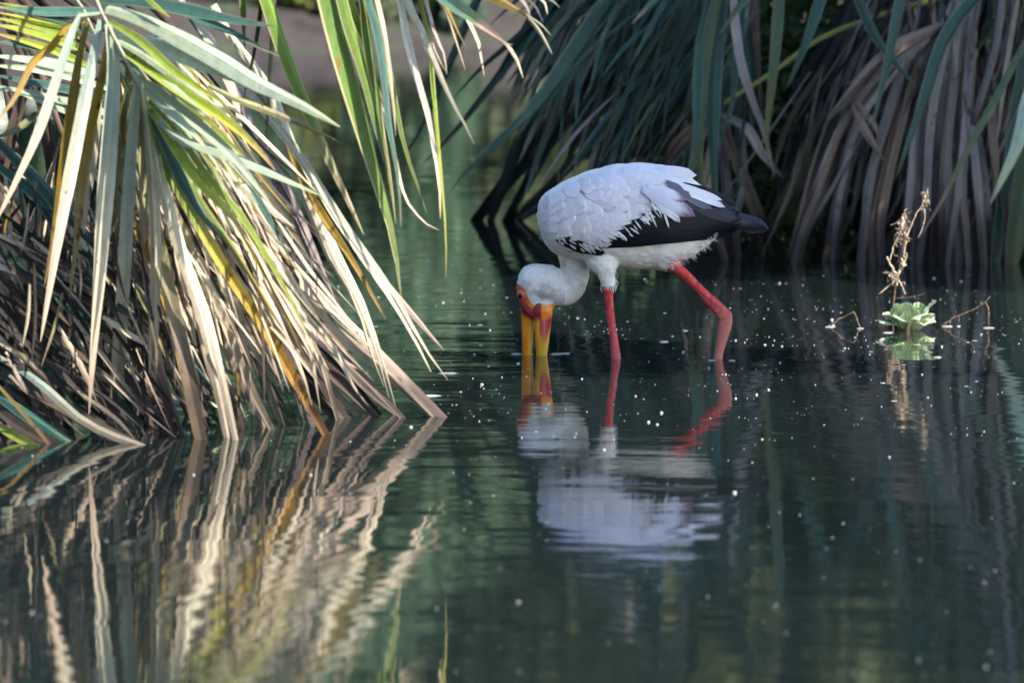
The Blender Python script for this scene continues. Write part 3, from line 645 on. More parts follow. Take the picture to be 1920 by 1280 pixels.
for k in range(16):       # blades rising over the frame's top, seen again in the reflection
    a = R(rm.uniform(185, 355)); L = rm.uniform(200, 330)
    pm.blade(f1 if k % 2 else f2, rm.choice(['teal', 'deep', 'sage']), rm.uniform(16, 28), [(1330, -150), (1330 + .5 * L * math.cos(a), -160 + .6 * L * math.sin(a)), (1330 + L * math.cos(a), -130 + L * math.sin(a) * .8)], 25.0, 25.0 + rm.uniform(-.4, .3), n=8)
tag(pm.frond([P(1250, -330, 24.9), P(1272, -250, 24.85), P(1290, -180, 24.8)], (.022, .018), 'bark'))
print('mid blades', pm.count)

# ================================================================== RIGHT PALM (shaded, dead skirt)
pr = Palm(Vector((P(1850, 480, 25.5).x, 25.5, 0)), 'shaded fan palm with grey dead skirt and spiny stalk behind the water lettuce')
CQ = P(1900, -420, 25.4)
g1 = pr.frond([CQ, P(1912, -330, 24.7), P(1893, -150, 24.5), P(1872, 60, 24.45), P(1845, 165, 24.45), P(1822, 235, 24.5)], (.02, .024), 'bark', True)
g2 = pr.frond([CQ, P(1850, -150, 25.0), P(1800, -30, 24.8), P(1765, 50, 24.75)], (.018, .01), 'bark')
g3 = pr.frond([CQ, P(1860, -250, 24.6), P(1800, -160, 24.3), P(1740, -90, 24.2)], (.018, .008), 'yrib')
g4 = pr.frond([CQ, P(1960, -200, 24.7), P(1970, -60, 24.5), P(1960, 40, 24.4)], (.018, .008), 'yrib')
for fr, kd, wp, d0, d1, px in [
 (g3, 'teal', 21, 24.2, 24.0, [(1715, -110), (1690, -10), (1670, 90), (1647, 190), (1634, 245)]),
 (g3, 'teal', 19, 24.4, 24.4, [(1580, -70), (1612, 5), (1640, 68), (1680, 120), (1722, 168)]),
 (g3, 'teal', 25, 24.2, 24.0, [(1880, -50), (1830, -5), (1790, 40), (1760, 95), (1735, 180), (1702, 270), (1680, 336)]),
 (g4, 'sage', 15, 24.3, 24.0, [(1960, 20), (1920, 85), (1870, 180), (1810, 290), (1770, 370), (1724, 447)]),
 (g4, 'pale', 28, 24.2, 24.0, [(1960, 90), (1930, 180), (1908, 270), (1877, 340), (1857, 382)]),  # pale kind paints a dapple of sun onto this blade
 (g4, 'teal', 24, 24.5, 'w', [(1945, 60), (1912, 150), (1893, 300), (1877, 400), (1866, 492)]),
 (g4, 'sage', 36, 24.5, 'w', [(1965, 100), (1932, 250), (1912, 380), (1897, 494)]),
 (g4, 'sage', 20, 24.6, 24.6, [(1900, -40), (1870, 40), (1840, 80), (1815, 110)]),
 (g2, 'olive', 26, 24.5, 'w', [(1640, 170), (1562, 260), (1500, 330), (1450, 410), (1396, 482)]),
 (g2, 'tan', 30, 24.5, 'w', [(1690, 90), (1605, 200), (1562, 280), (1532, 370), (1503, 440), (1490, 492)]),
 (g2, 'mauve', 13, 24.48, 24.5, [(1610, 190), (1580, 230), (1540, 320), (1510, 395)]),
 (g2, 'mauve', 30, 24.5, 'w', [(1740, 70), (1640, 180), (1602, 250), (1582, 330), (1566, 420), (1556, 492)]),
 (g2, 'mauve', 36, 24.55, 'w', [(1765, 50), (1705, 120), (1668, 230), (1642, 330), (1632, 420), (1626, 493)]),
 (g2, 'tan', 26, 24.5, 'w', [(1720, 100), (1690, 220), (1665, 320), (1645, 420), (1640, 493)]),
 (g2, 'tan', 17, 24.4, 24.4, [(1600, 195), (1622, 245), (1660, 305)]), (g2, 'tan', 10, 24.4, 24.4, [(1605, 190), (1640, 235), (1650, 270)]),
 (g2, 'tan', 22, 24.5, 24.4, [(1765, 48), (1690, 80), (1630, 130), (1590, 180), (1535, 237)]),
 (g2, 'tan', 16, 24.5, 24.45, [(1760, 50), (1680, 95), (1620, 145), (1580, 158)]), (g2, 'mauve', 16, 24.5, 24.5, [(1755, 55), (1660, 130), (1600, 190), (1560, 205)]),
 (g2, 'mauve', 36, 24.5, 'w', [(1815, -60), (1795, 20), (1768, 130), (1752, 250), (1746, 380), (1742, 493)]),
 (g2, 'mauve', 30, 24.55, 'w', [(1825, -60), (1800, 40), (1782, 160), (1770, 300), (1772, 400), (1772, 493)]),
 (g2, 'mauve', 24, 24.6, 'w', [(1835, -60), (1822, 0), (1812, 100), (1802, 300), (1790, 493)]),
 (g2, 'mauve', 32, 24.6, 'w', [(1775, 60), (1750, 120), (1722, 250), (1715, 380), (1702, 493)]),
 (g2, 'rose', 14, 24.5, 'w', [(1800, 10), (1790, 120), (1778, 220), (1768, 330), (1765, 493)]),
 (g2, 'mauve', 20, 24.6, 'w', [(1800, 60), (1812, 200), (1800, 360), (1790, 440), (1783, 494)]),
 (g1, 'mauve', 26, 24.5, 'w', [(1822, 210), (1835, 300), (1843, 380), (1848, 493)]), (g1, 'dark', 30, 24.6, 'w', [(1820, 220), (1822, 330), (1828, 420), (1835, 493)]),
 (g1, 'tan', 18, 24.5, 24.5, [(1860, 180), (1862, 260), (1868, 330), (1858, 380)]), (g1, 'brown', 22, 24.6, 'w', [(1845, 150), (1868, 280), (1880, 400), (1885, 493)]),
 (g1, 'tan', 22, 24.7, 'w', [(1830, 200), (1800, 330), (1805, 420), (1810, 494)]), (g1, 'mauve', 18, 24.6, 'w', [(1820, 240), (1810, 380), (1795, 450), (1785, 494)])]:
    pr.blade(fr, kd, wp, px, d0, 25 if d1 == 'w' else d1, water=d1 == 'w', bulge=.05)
for hi, (hx, hy, hd) in enumerate([(1700, 0, 25.2), (1780, -60, 25.2), (1860, -40, 25.2), (1930, 20, 25.1), (1620, -40, 25.4), (1820, 120, 25.1)]):
    fr = pr.frond([CQ, P((1900 + hx) / 2, (hy - 420) / 2 - 30, hd + .1), P(hx, hy, hd)], (.016, .008), 'bark')
    for k in range(13):
        a = R(rm.uniform(70, 125)); L = rm.uniform(260, 560); ex, ey = hx + L * math.cos(a), hy + L * math.sin(a); wat = False
        if ey > 450: ex, ey, wat = lerp(hx, ex, (470 - hy) / (ey - hy)), 478 + rm.uniform(-8, 8), True
        kd = rm.choices(['brown', 'mauve', 'tan', 'deep', 'dark', 'teal'], [4, .4, .3, 3, 5, .4])[0]  # mostly dark kinds, painting the shade in the gaps between fronds
        pr.blade(fr, kd, rm.uniform(14, 32), [(hx, hy), (lerp(hx, ex, .3), lerp(hy, ey, .36)), (lerp(hx, ex, .68), lerp(hy, ey, .72)), (ex, ey)], hd, hd - rm.uniform(-.1, .3), n=8, water=wat, ragged=.1)
for k in range(14):
    a = R(rm.uniform(190, 350)); L = rm.uniform(180, 300)
    pr.blade(g3 if k % 2 else g4, rm.choice(['teal', 'deep', 'sage']), rm.uniform(16, 26), [(1800, -160), (1800 + .5 * L * math.cos(a), -170 + .6 * L * math.sin(a)), (1800 + L * math.cos(a), -140 + L * math.sin(a) * .8)], 24.8, 24.8 + rm.uniform(-.4, .3), n=8)
print('right blades', pr.count)
def right_gen(r):
    x0, y0 = r.uniform(1500, 1925), r.uniform(-40, 260); a = R(r.uniform(84, 112) if x0 > 1680 else r.uniform(98, 126)); L = r.uniform(140, 360); ex, ey = x0 + L * math.cos(a), y0 + L * math.sin(a)
    if ey > 486: t = (486 - y0) / (ey - y0); ex, ey = lerp(x0, ex, t), 486
    d = r.uniform(24.45, 25.0)
    if x0 < 1690 and y0 < 120: x0 += 130; ex += 130
    return [(x0, y0), (lerp(x0, ex, .5) + r.gauss(0, 6), lerp(y0, ey, .5)), (ex, ey)], d, d, r.uniform(4, 11)
strip_mass(pr, ['tan', 'mauve', 'brown', 'dark', 'rose'], [3.2, 3, 2, 2, .7], 200, right_gen, random.Random(81))
def mid_gen(r):
    x0, y0 = r.uniform(1080, 1420), r.uniform(-80, 160); a = R(r.uniform(96, 138)); L = r.uniform(120, 330); ex, ey = x0 + L * math.cos(a), y0 + L * math.sin(a)
    if ey > 400: ey = 400
    ex = max(ex, 960 + r.uniform(0, 40)); d = r.uniform(24.5, 25.0)
    return [(x0, y0), (lerp(x0, ex, .5) - r.uniform(0, 10), lerp(y0, ey, .5) - 6), (ex, ey)], d, d - .2, r.uniform(4, 11)
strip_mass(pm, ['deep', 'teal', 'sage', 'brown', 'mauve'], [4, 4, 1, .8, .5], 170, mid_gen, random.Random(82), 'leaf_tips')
def palm_trunk(palm, h, r):
    v, f = [], []; pts = [Vector((.03 * math.sin(i), 0, -.4 + (h + .4) * i / 14)) for i in range(15)]
    tube(v, f, pts, [r * (1 + (.12 if i % 2 else -.06)) for i in range(15)], 12)
    link('trunk', mesh('trunk', v, f, [(0, .5)] * len(v)), MT['dark'], palm.root)
palm_trunk(pl, 1.1, .11); palm_trunk(pm, 1.5, .1); palm_trunk(pr, 1.6, .1)

# ================================================================== STORK
YB = 20.0
K = YB / FPX                      # metres per photo pixel at the stork
BODY = [(1007, 384, 408, 6), (1014, 371, 440, 34), (1028, 358, 468, 54), (1055, 341, 482, 70), (1095, 323, 491, 80), (1145, 309, 500, 84), (1200, 304, 505, 82),
        (1250, 309, 502, 74), (1290, 326, 488, 58), (1318, 350, 466, 42), (1345, 373, 444, 30), (1375, 396, 432, 20), (1400, 408, 430, 9)]
def ysurf(px, py):
    t, b, h = interp(BODY, px); c = (t + b) / 2; s = max(-.97, min(.97, (py - c) / max(1, (b - t) / 2)))
    return h * K * (1 - abs(s) ** 2.4) ** (1 / 2.4)
stork = empty('stork', Vector((P(1170, 640, YB).x, YB, 0)), 'white stork-like wader with black wing and red legs dipping its yellow bill', 'stork')
SB0 = Vector(stork.location)
stork['label'] = 'white wading stork with black wing, red legs and yellow bill dipped in the water'
def PS(px, py, dy=0.0): return P(px, py, YB + dy) - SB0
def ball(bm, px, py, r, dy=0.0, sy=1.0):
    m = Matrix.Translation(PS(px, py, dy)) @ Matrix.Diagonal((r * K, r * K * sy, r * K, 1))
    bmesh.ops.create_icosphere(bm, subdivisions=3, radius=1.0, matrix=m)
def chain(bm, pts, sy=1.0, step=6):
    for a, b in zip(pts, pts[1:]):
        n = max(2, int(math.hypot(b[0] - a[0], b[1] - a[1]) / step))
        for i in range(n):
            t = i / n; ball(bm, lerp(a[0], b[0], t), lerp(a[1], b[1], t), lerp(a[2], b[2], t), lerp(a[3], b[3], t), sy)
    ball(bm, *pts[-1], sy)
def smooth_chain(pts, n):
    out = []
    q = spline([Vector((p[0], p[1], 0)) for p in pts], n); r = spline([Vector((p[2] , p[3] * 100, i * 30)) for i, p in enumerate(pts)], n)
    return [(a.x, a.y, b.x, b.y / 100) for a, b in zip(q, r)]
bm = bmesh.new()
# trunk: superellipse loft
rings = []
for px in [1007, 1010, 1016, 1024, 1035, 1050, 1070, 1095, 1120, 1150, 1180, 1210, 1240, 1265, 1285, 1305, 1322, 1340]:
    t, b, h = interp(BODY, px); c = (t + b) / 2; hh = (b - t) / 2; ring = []
    for k in range(40):
        q = 2 * math.pi * k / 40; cx, sx = math.cos(q), math.sin(q)
        e = 2 / 2.4; yy = math.copysign(abs(cx) ** e, cx) * h * .93 * K; zz = c - math.copysign(abs(sx) ** e, sx) * hh
        ring.append(bm.verts.new(PS(px, zz, yy)))
    rings.append(ring)
for a, b in zip(rings, rings[1:]):
    for k in range(40): bm.faces.new((a[k], a[(k + 1) % 40], b[(k + 1) % 40], b[k]))
bm.faces.new(rings[0][::-1]); bm.faces.new(rings[-1])
bmesh.ops.recalc_face_normals(bm, faces=bm.faces)
chain(bm, smooth_chain([(1072, 425, 44, 0), (1074, 470, 33, .01), (1078, 505, 28, .03), (1076, 532, 27, .045), (1062, 548, 25, .05), (1043, 546, 26, .05), (1026, 536, 28, .045)], 22), .85)
chain(bm, [(1026, 530, 35, .04), (1004, 526, 33, .04), (994, 540, 26, .04), (998, 560, 22, .045), (1010, 572, 15, .045), (1022, 566, 20, .042), (1018, 578, 13, .042)], .8)
chain(bm, [(975, 553, 4, .03), (980, 566, 8, .035), (992, 582, 9, .035), (1006, 594, 7, .035)], .8, 3)      # face skin ridge
chain(bm, smooth_chain([(1128, 462, 44, -.02), (1132, 490, 33, -.045), (1137, 515, 21, -.058), (1140, 530, 15, -.06), (1140, 543, 11.5, -.06)], 14), .9)   # feathered thigh
chain(bm, smooth_chain([(1230, 470, 36, .0), (1250, 488, 24, -.03), (1262, 500, 13, -.04)], 8), .9)
chain(bm, smooth_chain([(1140, 538, 9.2, -.06), (1143, 575, 8.6, -.06), (1147, 610, 8.2, -.06), (1152, 645, 8.4, -.06), (1155, 672, 9.6, -.06), (1157, 705, 9, -.06)], 30), .9, 4)
chain(bm, smooth_chain([(1258, 494, 12, -.045), (1290, 521, 10.5, -.055), (1325, 557, 9.5, -.06), (1348, 580, 12, -.06), (1359, 594, 14, -.06)], 26), .85, 4)
chain(bm, smooth_chain([(1360, 592, 13.5, -.06), (1360, 606, 13, -.06), (1355, 630, 10.5, -.06), (1349, 655, 9, -.06), (1346, 675, 9, -.06), (1344, 705, 9, -.06)], 22), .85, 4)
me0 = bpy.data.meshes.new('tmp'); bm.to_mesh(me0); bm.free()
tmp = bpy.data.objects.new('tmp', me0); C.objects.link(tmp)
md = tmp.modifiers.new('r', 'REMESH'); md.mode = 'VOXEL'; md.voxel_size = .0034
ms = tmp.modifiers.new('s', 'SMOOTH'); ms.factor = .5; ms.iterations = 9
dg = bpy.context.evaluated_depsgraph_get(); body_me = bpy.data.meshes.new_from_object(tmp.evaluated_get(dg))
bpy.data.objects.remove(tmp); body_me.name = 'body'
def to_px(v):                                    # local point -> photo pixel
    p = v + SB0 - Vector((0, 0, CAMH)); d = p.y * _cp - p.z * _sp; u = p.y * _sp + p.z * _cp
    return 960 + FPX * p.x / d, 640 - FPX * u / d
def sst(a, b, x):
    t = max(0, min(1, (x - a) / (b - a))); return t * t * (3 - 2 * t)
def poly_in(poly, x, y):
    c = False
    for (x0, y0), (x1, y1) in zip(poly, poly[1:] + poly[:1]):
        if (y0 > y) != (y1 > y) and x < (x1 - x0) * (y - y0) / (y1 - y0) + x0: c = not c
    return c
def mixc(a, b, t): return tuple(lerp(p, q, t) for p, q in zip(a, b))
FACE = [(966, 530), (974, 534), (983, 540), (988, 554), (995, 566), (1003, 575), (1013, 579), (1024, 574), (1042, 566), (1046, 620), (980, 620), (960, 570)]
cols = []
nrm = [v.normal.copy() for v in body_me.vertices]
for v in body_me.vertices:
    x, y = to_px(v.co); n1 = noise.noise(v.co * 60); n2 = noise.noise(v.co * 14)
    white = mixc((.80, .76, .76), (.76, .68, .60), sst(.0, .7, n2 + .35) * .55)
    if x < 1060 and y > 488: white = mixc((.68, .66, .64), (.42, .38, .34), sst(.0, .8, n1 * .8 + n2 + .3) * .7)      # dusty head and neck
    if 1040 < x < 1120 and 490 < y < 580: white = mixc(white, (.52, .42, .33), sst(495, 550, y) * sst(1050, 1085, x) * sst(-.2, .4, n2 + n1 * .4 + .2) * .75)  # warm sunlight on the lower neck, put into the plumage colour
    if y > 455 and x > 1110: white = mixc(white, (.78, .70, .58), .45)  # warm low and bounced light on the belly, painted as a cream tint
    c = white; red = 0
    if y > 536 + 4 * n1 and 1115 < x < 1175: red = 1
    if x > 1175 and y > 486 and (x - 1262) * .78 + (y - 500) * .62 > -10 + 4 * n1 and not (x < 1252): red = 1
    if red:
        k = sst(-.2, .5, noise.noise(Vector((v.co.x * 90, v.co.y * 60, v.co.z * 25))))
        c = mixc((.60, .055, .045), (.36, .028, .035), k); c = mixc(c, (.55, .20, .17), sst(.15, .5, noise.noise(v.co * 75)) * .5)
        if x > 1250: c = mixc(c, (.20, .02, .025), sst(2.2, .6, abs((x - 1262) * .66 - (y - 500) * .75 + 2)) * sst(590, 575, y) * .8)
        if x > 1300: c = mixc(c, (.50, .17, .13), sst(560, 625, y) * .9)
        if x < 1200: c = mixc(c, (.50, .10, .12), sst(590, 680, y) * .8)
    if poly_in(FACE, x, y):
        c = mixc((.62, .14, .03), (.70, .22, .03), sst(-.3, .3, n1))
        if x < 988 and y < 566: c = (.62, .10, .05)
        if x < 1014 and (y - 553) > (x - 966) * .85 - 1: c = (.24, .02, .03)
    cols += [*c, 1]
ca = body_me.color_attributes.new('tint', 'FLOAT_COLOR', 'POINT'); ca.data.foreach_set('color', cols)
for v, nn in zip(body_me.vertices, nrm):          # soft plumage relief
    x, y = to_px(v.co)
    if y < 540 and not (y > 486 and x > 1262): v.co += nn * (.0016 * noise.noise(Vector((v.co.x * 55, v.co.y * 90, v.co.z * 90))) + .003 * noise.noise(v.co * 18))
body_me.polygons.foreach_set('use_smooth', [True] * len(body_me.polygons))
def tint_mat(name, rough=.6, spec=.3, bscale=(220, 220, 60), bstr=.25, bdist=.002, sheen=0.0):
    m = N(name); a = m.n('ShaderNodeAttribute'); a.attribute_name = 'tint'
    co = m.n('ShaderNodeTexCoord').outputs['Object']; nz = m.noise(m.mapping(co, bscale), 1.0, 3)
    col = m.mix(1.0, a.outputs['Color'], m_comb(m, m.math('MULTIPLY_ADD', nz, .3, .85)), 'MULTIPLY')
    p = m.principled(col, rough, spec, m.bump(nz, bstr, bdist))
    if sheen: p.inputs['Sheen Weight'].default_value = sheen; p.inputs['Sheen Roughness'].default_value = .6
    return m.m
PLUM = tint_mat('plumage_and_skin', .62, .25, (260, 260, 90), .4, .002)
body = link('body', body_me, PLUM, stork)
bvh = BVHTree.FromPolygons([v.co for v in body_me.vertices], [p.vertices for p in body_me.polygons])
def hit(px, py):
    o = Vector((0, 0, CAMH)) - SB0; d = ray(px, py).normalized(); h = bvh.ray_cast(o, d)
    return (h[0], h[1]) if h[0] else (PS(px, py), Vector((0, -1, 0)))
# bill
def bill_part(name, secs, colour, parent):
    """secs: (py, left px, right px, depth centre, half depth px)"""
    v, f, cl = [], [], []; n = len(secs); S = 36
    for i, (y, x0, x1, dy, h) in enumerate(secs):
        for k in range(S):
            q = 2 * math.pi * k / S; e = .75
            cx = math.copysign(abs(math.cos(q)) ** e, math.cos(q)); sx = math.copysign(abs(math.sin(q)) ** e, math.sin(q))
            px = (x0 + x1) / 2 + cx * (x1 - x0) / 2; v.append(PS(px, y, dy - sx * h * K)); cl += [*colour(px, y, (px - x0) / (x1 - x0), sx), 1]
    for i in range(n - 1):
        for k in range(S): f.append((i * S + k, i * S + (k + 1) % S, (i + 1) * S + (k + 1) % S, (i + 1) * S + k))
    f.append(tuple(range(S))); f.append(tuple((n - 1) * S + k for k in range(S))[::-1])
    me = mesh(name, v, f); a = me.color_attributes.new('tint', 'FLOAT_COLOR', 'POINT'); a.data.foreach_set('color', cl)
    return link(name, me, HORN, parent)
HORN = tint_mat('bill_horn', .38, .45, (160, 160, 22), .15, .001)
YEL, ORA, RED, DRED = (.88, .385, .02), (.78, .24, .01), (.66, .05, .05), (.27, .022, .03)
def sec_fill(a, n):
    out = []
    for i in range(n + 1):
        y = lerp(a[0][0], a[-1][0], i / n); out.append((y, *interp([(s[0], *s[1:]) for s in a], y)))
    return out
def cu(px, y, u, s):
    c = mixc(ORA, YEL, sst(.45, .7, u) * .8); c = mixc(c, (.75, .5, .18), sst(.55, .75, u) * (1 - sst(.75, .95, u)) * .6)
    return mixc(DRED, c, sst(582 + 6 * u, 594 + 14 * u, y))
up = bill_part('upper_mandible', sec_fill([(566, 977, 1002, .05, 9), (580, 977, 1003, .06, 11), (596, 977.5, 1002, .07, 11), (630, 978.5, 1000, .08, 10), (665, 979.5, 998, .1, 9), (700, 982, 996, .11, 7), (735, 988, 993, .12, 3)], 70), cu, stork)
def cl_(px, y, u, s):
    bar = mixc(YEL, (.86, .46, .06), sst(.1, .35, u)); inner = mixc((.50, .03, .035), (.70, .17, .14), sst(.35, .6, u) * (1 - sst(.6, .85, u)) * .9)
    w = sst(.30, .36, u) * (1 - sst(.86, .97, u) * sst(600, 640, y)); w *= 1 - sst(626, 656, y + 40 * abs(u - .62))
    c = mixc(bar, inner, w)
    return mixc(ORA if u > .42 else DRED, c, sst(594 - 6 * u, 612 - 14 * u, y))
lo = bill_part('lower_mandible', sec_fill([(562, 1004, 1032, .04, 9), (572, 1000, 1036, .036, 12), (584, 999, 1036, .035, 13), (600, 1000.5, 1034.5, .04, 13), (630, 1003.5, 1030.5, .055, 11), (665, 1005.5, 1026, .08, 9), (700, 1006, 1021, .1, 7), (735, 1005, 1012, .11, 3)], 70), cl_, stork)
# eye
def simple(name, col, rough, spec=.5, coat=0):
    m = N(name); m.principled(col, rough, spec, coat=coat); return m.m
hp, hn = hit(976.5, 553)
def eye_ball(name, r, off, mat, par, flat=.6):
    bm = bmesh.new(); q = hn.to_track_quat('Z', 'Y').to_matrix().to_4x4()
    bmesh.ops.create_icosphere(bm, subdivisions=3, radius=1, matrix=Matrix.Translation(hp + hn * off) @ q @ Matrix.Diagonal((r * K, r * K, r * K * flat, 1)))
    me = bpy.data.meshes.new(name); bm.to_mesh(me); bm.free(); me.polygons.foreach_set('use_smooth', [True] * len(me.polygons))
    return link(name, me, mat, par)
eye = eye_ball('eye', 10, -.0015, simple('eye_ring', (.60, .13, .07), .5), stork, .5)
eye_ball('iris', 7.6, .0005, simple('iris', (.30, .10, .06), .25), eye, .6); eye_ball('pupil', 6.0, .0022, simple('pupil', (.004, .004, .006), .06, .8), eye, .7)

# feathers
def feather_mat(name, c, edge, rough=.6, spec=.25, trans=.12, tip=None, barb=.35):
    m = N(name); uv = m.n('ShaderNodeUVMap').outputs[0]; sep = m.n('ShaderNodeSeparateXYZ'); m.l(uv, sep.inputs[0])
    u = m.math('ABSOLUTE', m.math('SUBTRACT', sep.outputs[0], .5)); v = sep.outputs[1]; oi = m.n('ShaderNodeObjectInfo').outputs['Random']
    x = m.math('SUBTRACT', m.math('MULTIPLY', v, 26), m.math('MULTIPLY', u, 22))
    cb = m.n('ShaderNodeCombineXYZ'); m.l(x, cb.inputs[0]); m.l(m.math('MULTIPLY', oi, 50), cb.inputs[1]); m.l(m.math('MULTIPLY', u, 2), cb.inputs[2])
    br = m.noise(cb.outputs[0], 1.6, 3, .6)
    col = m.mix(m.ss(u, .36, .5), c, edge)
    if tip: col = m.mix(m.ss(m.math('ADD', v, m.math('MULTIPLY', u, .3)), .72, 1.0), col, tip)
    col = m.mix(1.0, col, m_comb(m, m.math('MULTIPLY', m.math('MULTIPLY_ADD', br, .3, .84), m.math('MULTIPLY_ADD', oi, .16, .9))), 'MULTIPLY')
    sh = m.math('SUBTRACT', 1, m.ss(u, .0, .035)); h = m.math('ADD', br, m.math('MULTIPLY', sh, .6))
    m.principled(col, rough, spec, m.bump(h, barb, .0015), trans); return m.m
FM = {'white': feather_mat('feather_white', (.76, .705, .735), (.82, .77, .795)), 'pink': feather_mat('feather_pinkish', (.76, .70, .74), (.80, .77, .79), tip=(.68, .57, .61)),
      'purple': feather_mat('feather_purple_tip', (.62, .60, .67), (.60, .58, .66), tip=(.22, .12, .19)), 'grey': feather_mat('feather_grey', (.12, .12, .16), (.26, .25, .30)),
      'black': feather_mat('feather_black', (.004, .0045, .009), (.009, .010, .017), .5, .22, .0), 'slate': feather_mat('feather_slate', (.02, .021, .032), (.045, .045, .06), .5, .25, .0)}
rfe = random.Random(5)
def feather(par, b, t, wpx, mat, o0, o1, side=-1, round_=.5, ragged=.04, curve=0.0, n=12, cup=.10):
    dx, dy = t[0] - b[0], t[1] - b[1]; L = math.hypot(dx, dy); ux, uy = dx / L, dy / L; v, uv, f = [], [], []
    us = (-1, -.66, -.33, 0, .33, .66, 1); M = len(us)
    for i in range(n + 1):
        s = i / n; wv = min(1, .35 + .65 * (s / .35)) if s < .35 else 1
        if s > 1 - round_: q = (s - (1 - round_)) / round_; wv *= math.sqrt(max(0, 1 - q ** 2.2)) * .96 + .04
        for u in us:
            sl = s * L * (1 + (rfe.uniform(-ragged, ragged) if s > .6 else 0)) + abs(u) * 0
            w = u * wpx * .5 * wv * (1 + (rfe.uniform(-ragged, ragged) if abs(u) == 1 else 0)); cv = curve * L * math.sin(math.pi * s * .5) ** 2
            px = b[0] + ux * sl - uy * (w + cv); py = b[1] + uy * sl + ux * (w + cv)
            off = lerp(o0, o1, s) + cup * wpx * K * (1 - u * u) * .5
            v.append(PS(px, py, side * (ysurf(px, py) + off))); uv.append(((u + 1) / 2, s))
    for i in range(n):
        for k in range(M - 1):
            q = (i * M + k, i * M + k + 1, (i + 1) * M + k + 1, (i + 1) * M + k); f.append(q if side < 0 else q[::-1])
    return link('feather', mesh('feather', v, f, uv), FM[mat], par)
LOW = [(1046, 448), (1064, 458), (1086, 464), (1106, 468), (1124, 466), (1146, 447), (1168, 443), (1190, 437), (1210, 423), (1226, 402), (1246, 398), (1268, 392)]
LS = spline([Vector((x, y, 0)) for x, y in LOW], 40)
wm = N('wing_underlayer'); wm.principled((.70, .67, .68), .7, .2)
for side in (-1, 1):
    # wing panel: a shell just outside the trunk
    v, f = [], []; nx, ny = 26, 8
    for i in range(nx + 1):
        px = lerp(1022, 1340, i / nx); t, b, h = interp(BODY, px)
        lowy = interp([(1022, 415), (1050, 448), (1100, 470), (1130, 476), (1180, 464), (1240, 448), (1300, 432), (1340, 432)], px)[0]
        for k in range(ny + 1):
            py = lerp(t + (b - t) * .06, lowy, k / ny); v.append(PS(px, py, side * (ysurf(px, py) + .004)))
    for i in range(nx):
        for k in range(ny):
            q = (i * (ny + 1) + k, i * (ny + 1) + k + 1, (i + 1) * (ny + 1) + k + 1, (i + 1) * (ny + 1) + k); f.append(q if side > 0 else q[::-1])
    wing = link('wing', mesh('wing', v, f), wm.m, stork)
    F = lambda *a, **k: feather(wing, *a, side=side, **k)
    # tail and black flight feathers
    for k, (b, t, w_) in enumerate([((1330, 396), (1441, 430), 24), ((1325, 392), (1436, 424), 22), ((1335, 405), (1425, 432), 20)]): F(b, t, w_, 'slate', -.012 + k * .003, .0, round_=.22, ragged=.01)
    for k, (b, t, w_, c_) in enumerate([((1110, 462), (1345, 437), 22, -.01), ((1118, 458), (1372, 436), 24, -.01), ((1128, 450), (1388, 432), 26, -.02), ((1140, 445), (1392, 424), 28, -.02), ((1155, 438), (1390, 415), 30, -.02),
                                        ((1170, 428), (1388, 406), 30, -.03), ((1185, 418), (1384, 398), 30, -.03), ((1205, 405), (1380, 392), 32, -.03)]):
        F(b, t, w_, 'black', .005 + k * .0012, .006 + k * .0018, round_=.16, ragged=.01, curve=c_, n=16)
    for k, (b, t, w_, m_) in enumerate([((1240, 378), (1384, 404), 26, 'black'), ((1260, 360), (1386, 396), 24, 'slate'), ((1280, 345), (1380, 385), 22, 'black'), ((1250, 365), (1345, 395), 20, 'slate'), ((1300, 388), (1380, 410), 22, 'slate')]):
        F(b, t, w_, m_, .016 + k * .0012, .02 + k * .0012, round_=.25, ragged=.02)
    # black streaks at the bend of the wing
    for b, t, w_, m_ in [((1040, 448), (1100, 476), 10, 'black'), ((1052, 446), (1132, 476), 16, 'black'), ((1060, 440), (1108, 468), 9, 'slate'), ((1080, 462), (1134, 474), 18, 'black')]: F(b, t, w_, m_, .008, .012, round_=.4, ragged=.05)
    # covert rows, lowest first
    for row in range(8):
        ns = (12, 13, 13, 13, 14, 14, 14, 14)[row]; ln = (64, 58, 54, 48, 44, 40, 36, 34)[row]; wd = (34, 34, 32, 32, 30, 28, 26, 25)[row]
        for i in range(ns):
            s = (i + .5 * (row % 2) + rfe.uniform(-.15, .15)) / (ns - .5); q = LS[max(0, min(40, int(s * 40)))]
            sh = row * 17.5 * (1.05 - .25 * s); tx, ty = q.x - row * (5 - 6 * s) + rfe.uniform(-7, 7), q.y - sh + rfe.uniform(-7, 7)
            if row == 0 and 1080 < tx < 1120: continue
            if tx < 1030: tx = 1030 + rfe.uniform(0, 6)
            tp = interp(BODY, tx)[0]
            if ty < tp + 22: continue
            a = R(lerp(38, 24, s) + rfe.uniform(-9, 9)); l = ln * rfe.uniform(.85, 1.15) * lerp(.85, 1.1, s)
            b = (max(1016, tx - l * math.cos(a)), ty - l * math.sin(a)); b = (b[0], max(b[1], interp(BODY, b[0])[0] + 10))
            F(b, (tx, ty), wd * rfe.uniform(.85, 1.2), 'white' if rfe.random() < .95 or row > 4 else 'pink', .002 + row * .0012, .0085 + row * .0013 + rfe.uniform(0, .0012), round_=rfe.uniform(.4, .7), ragged=.07 if row < 2 else .03, n=9, cup=.03)
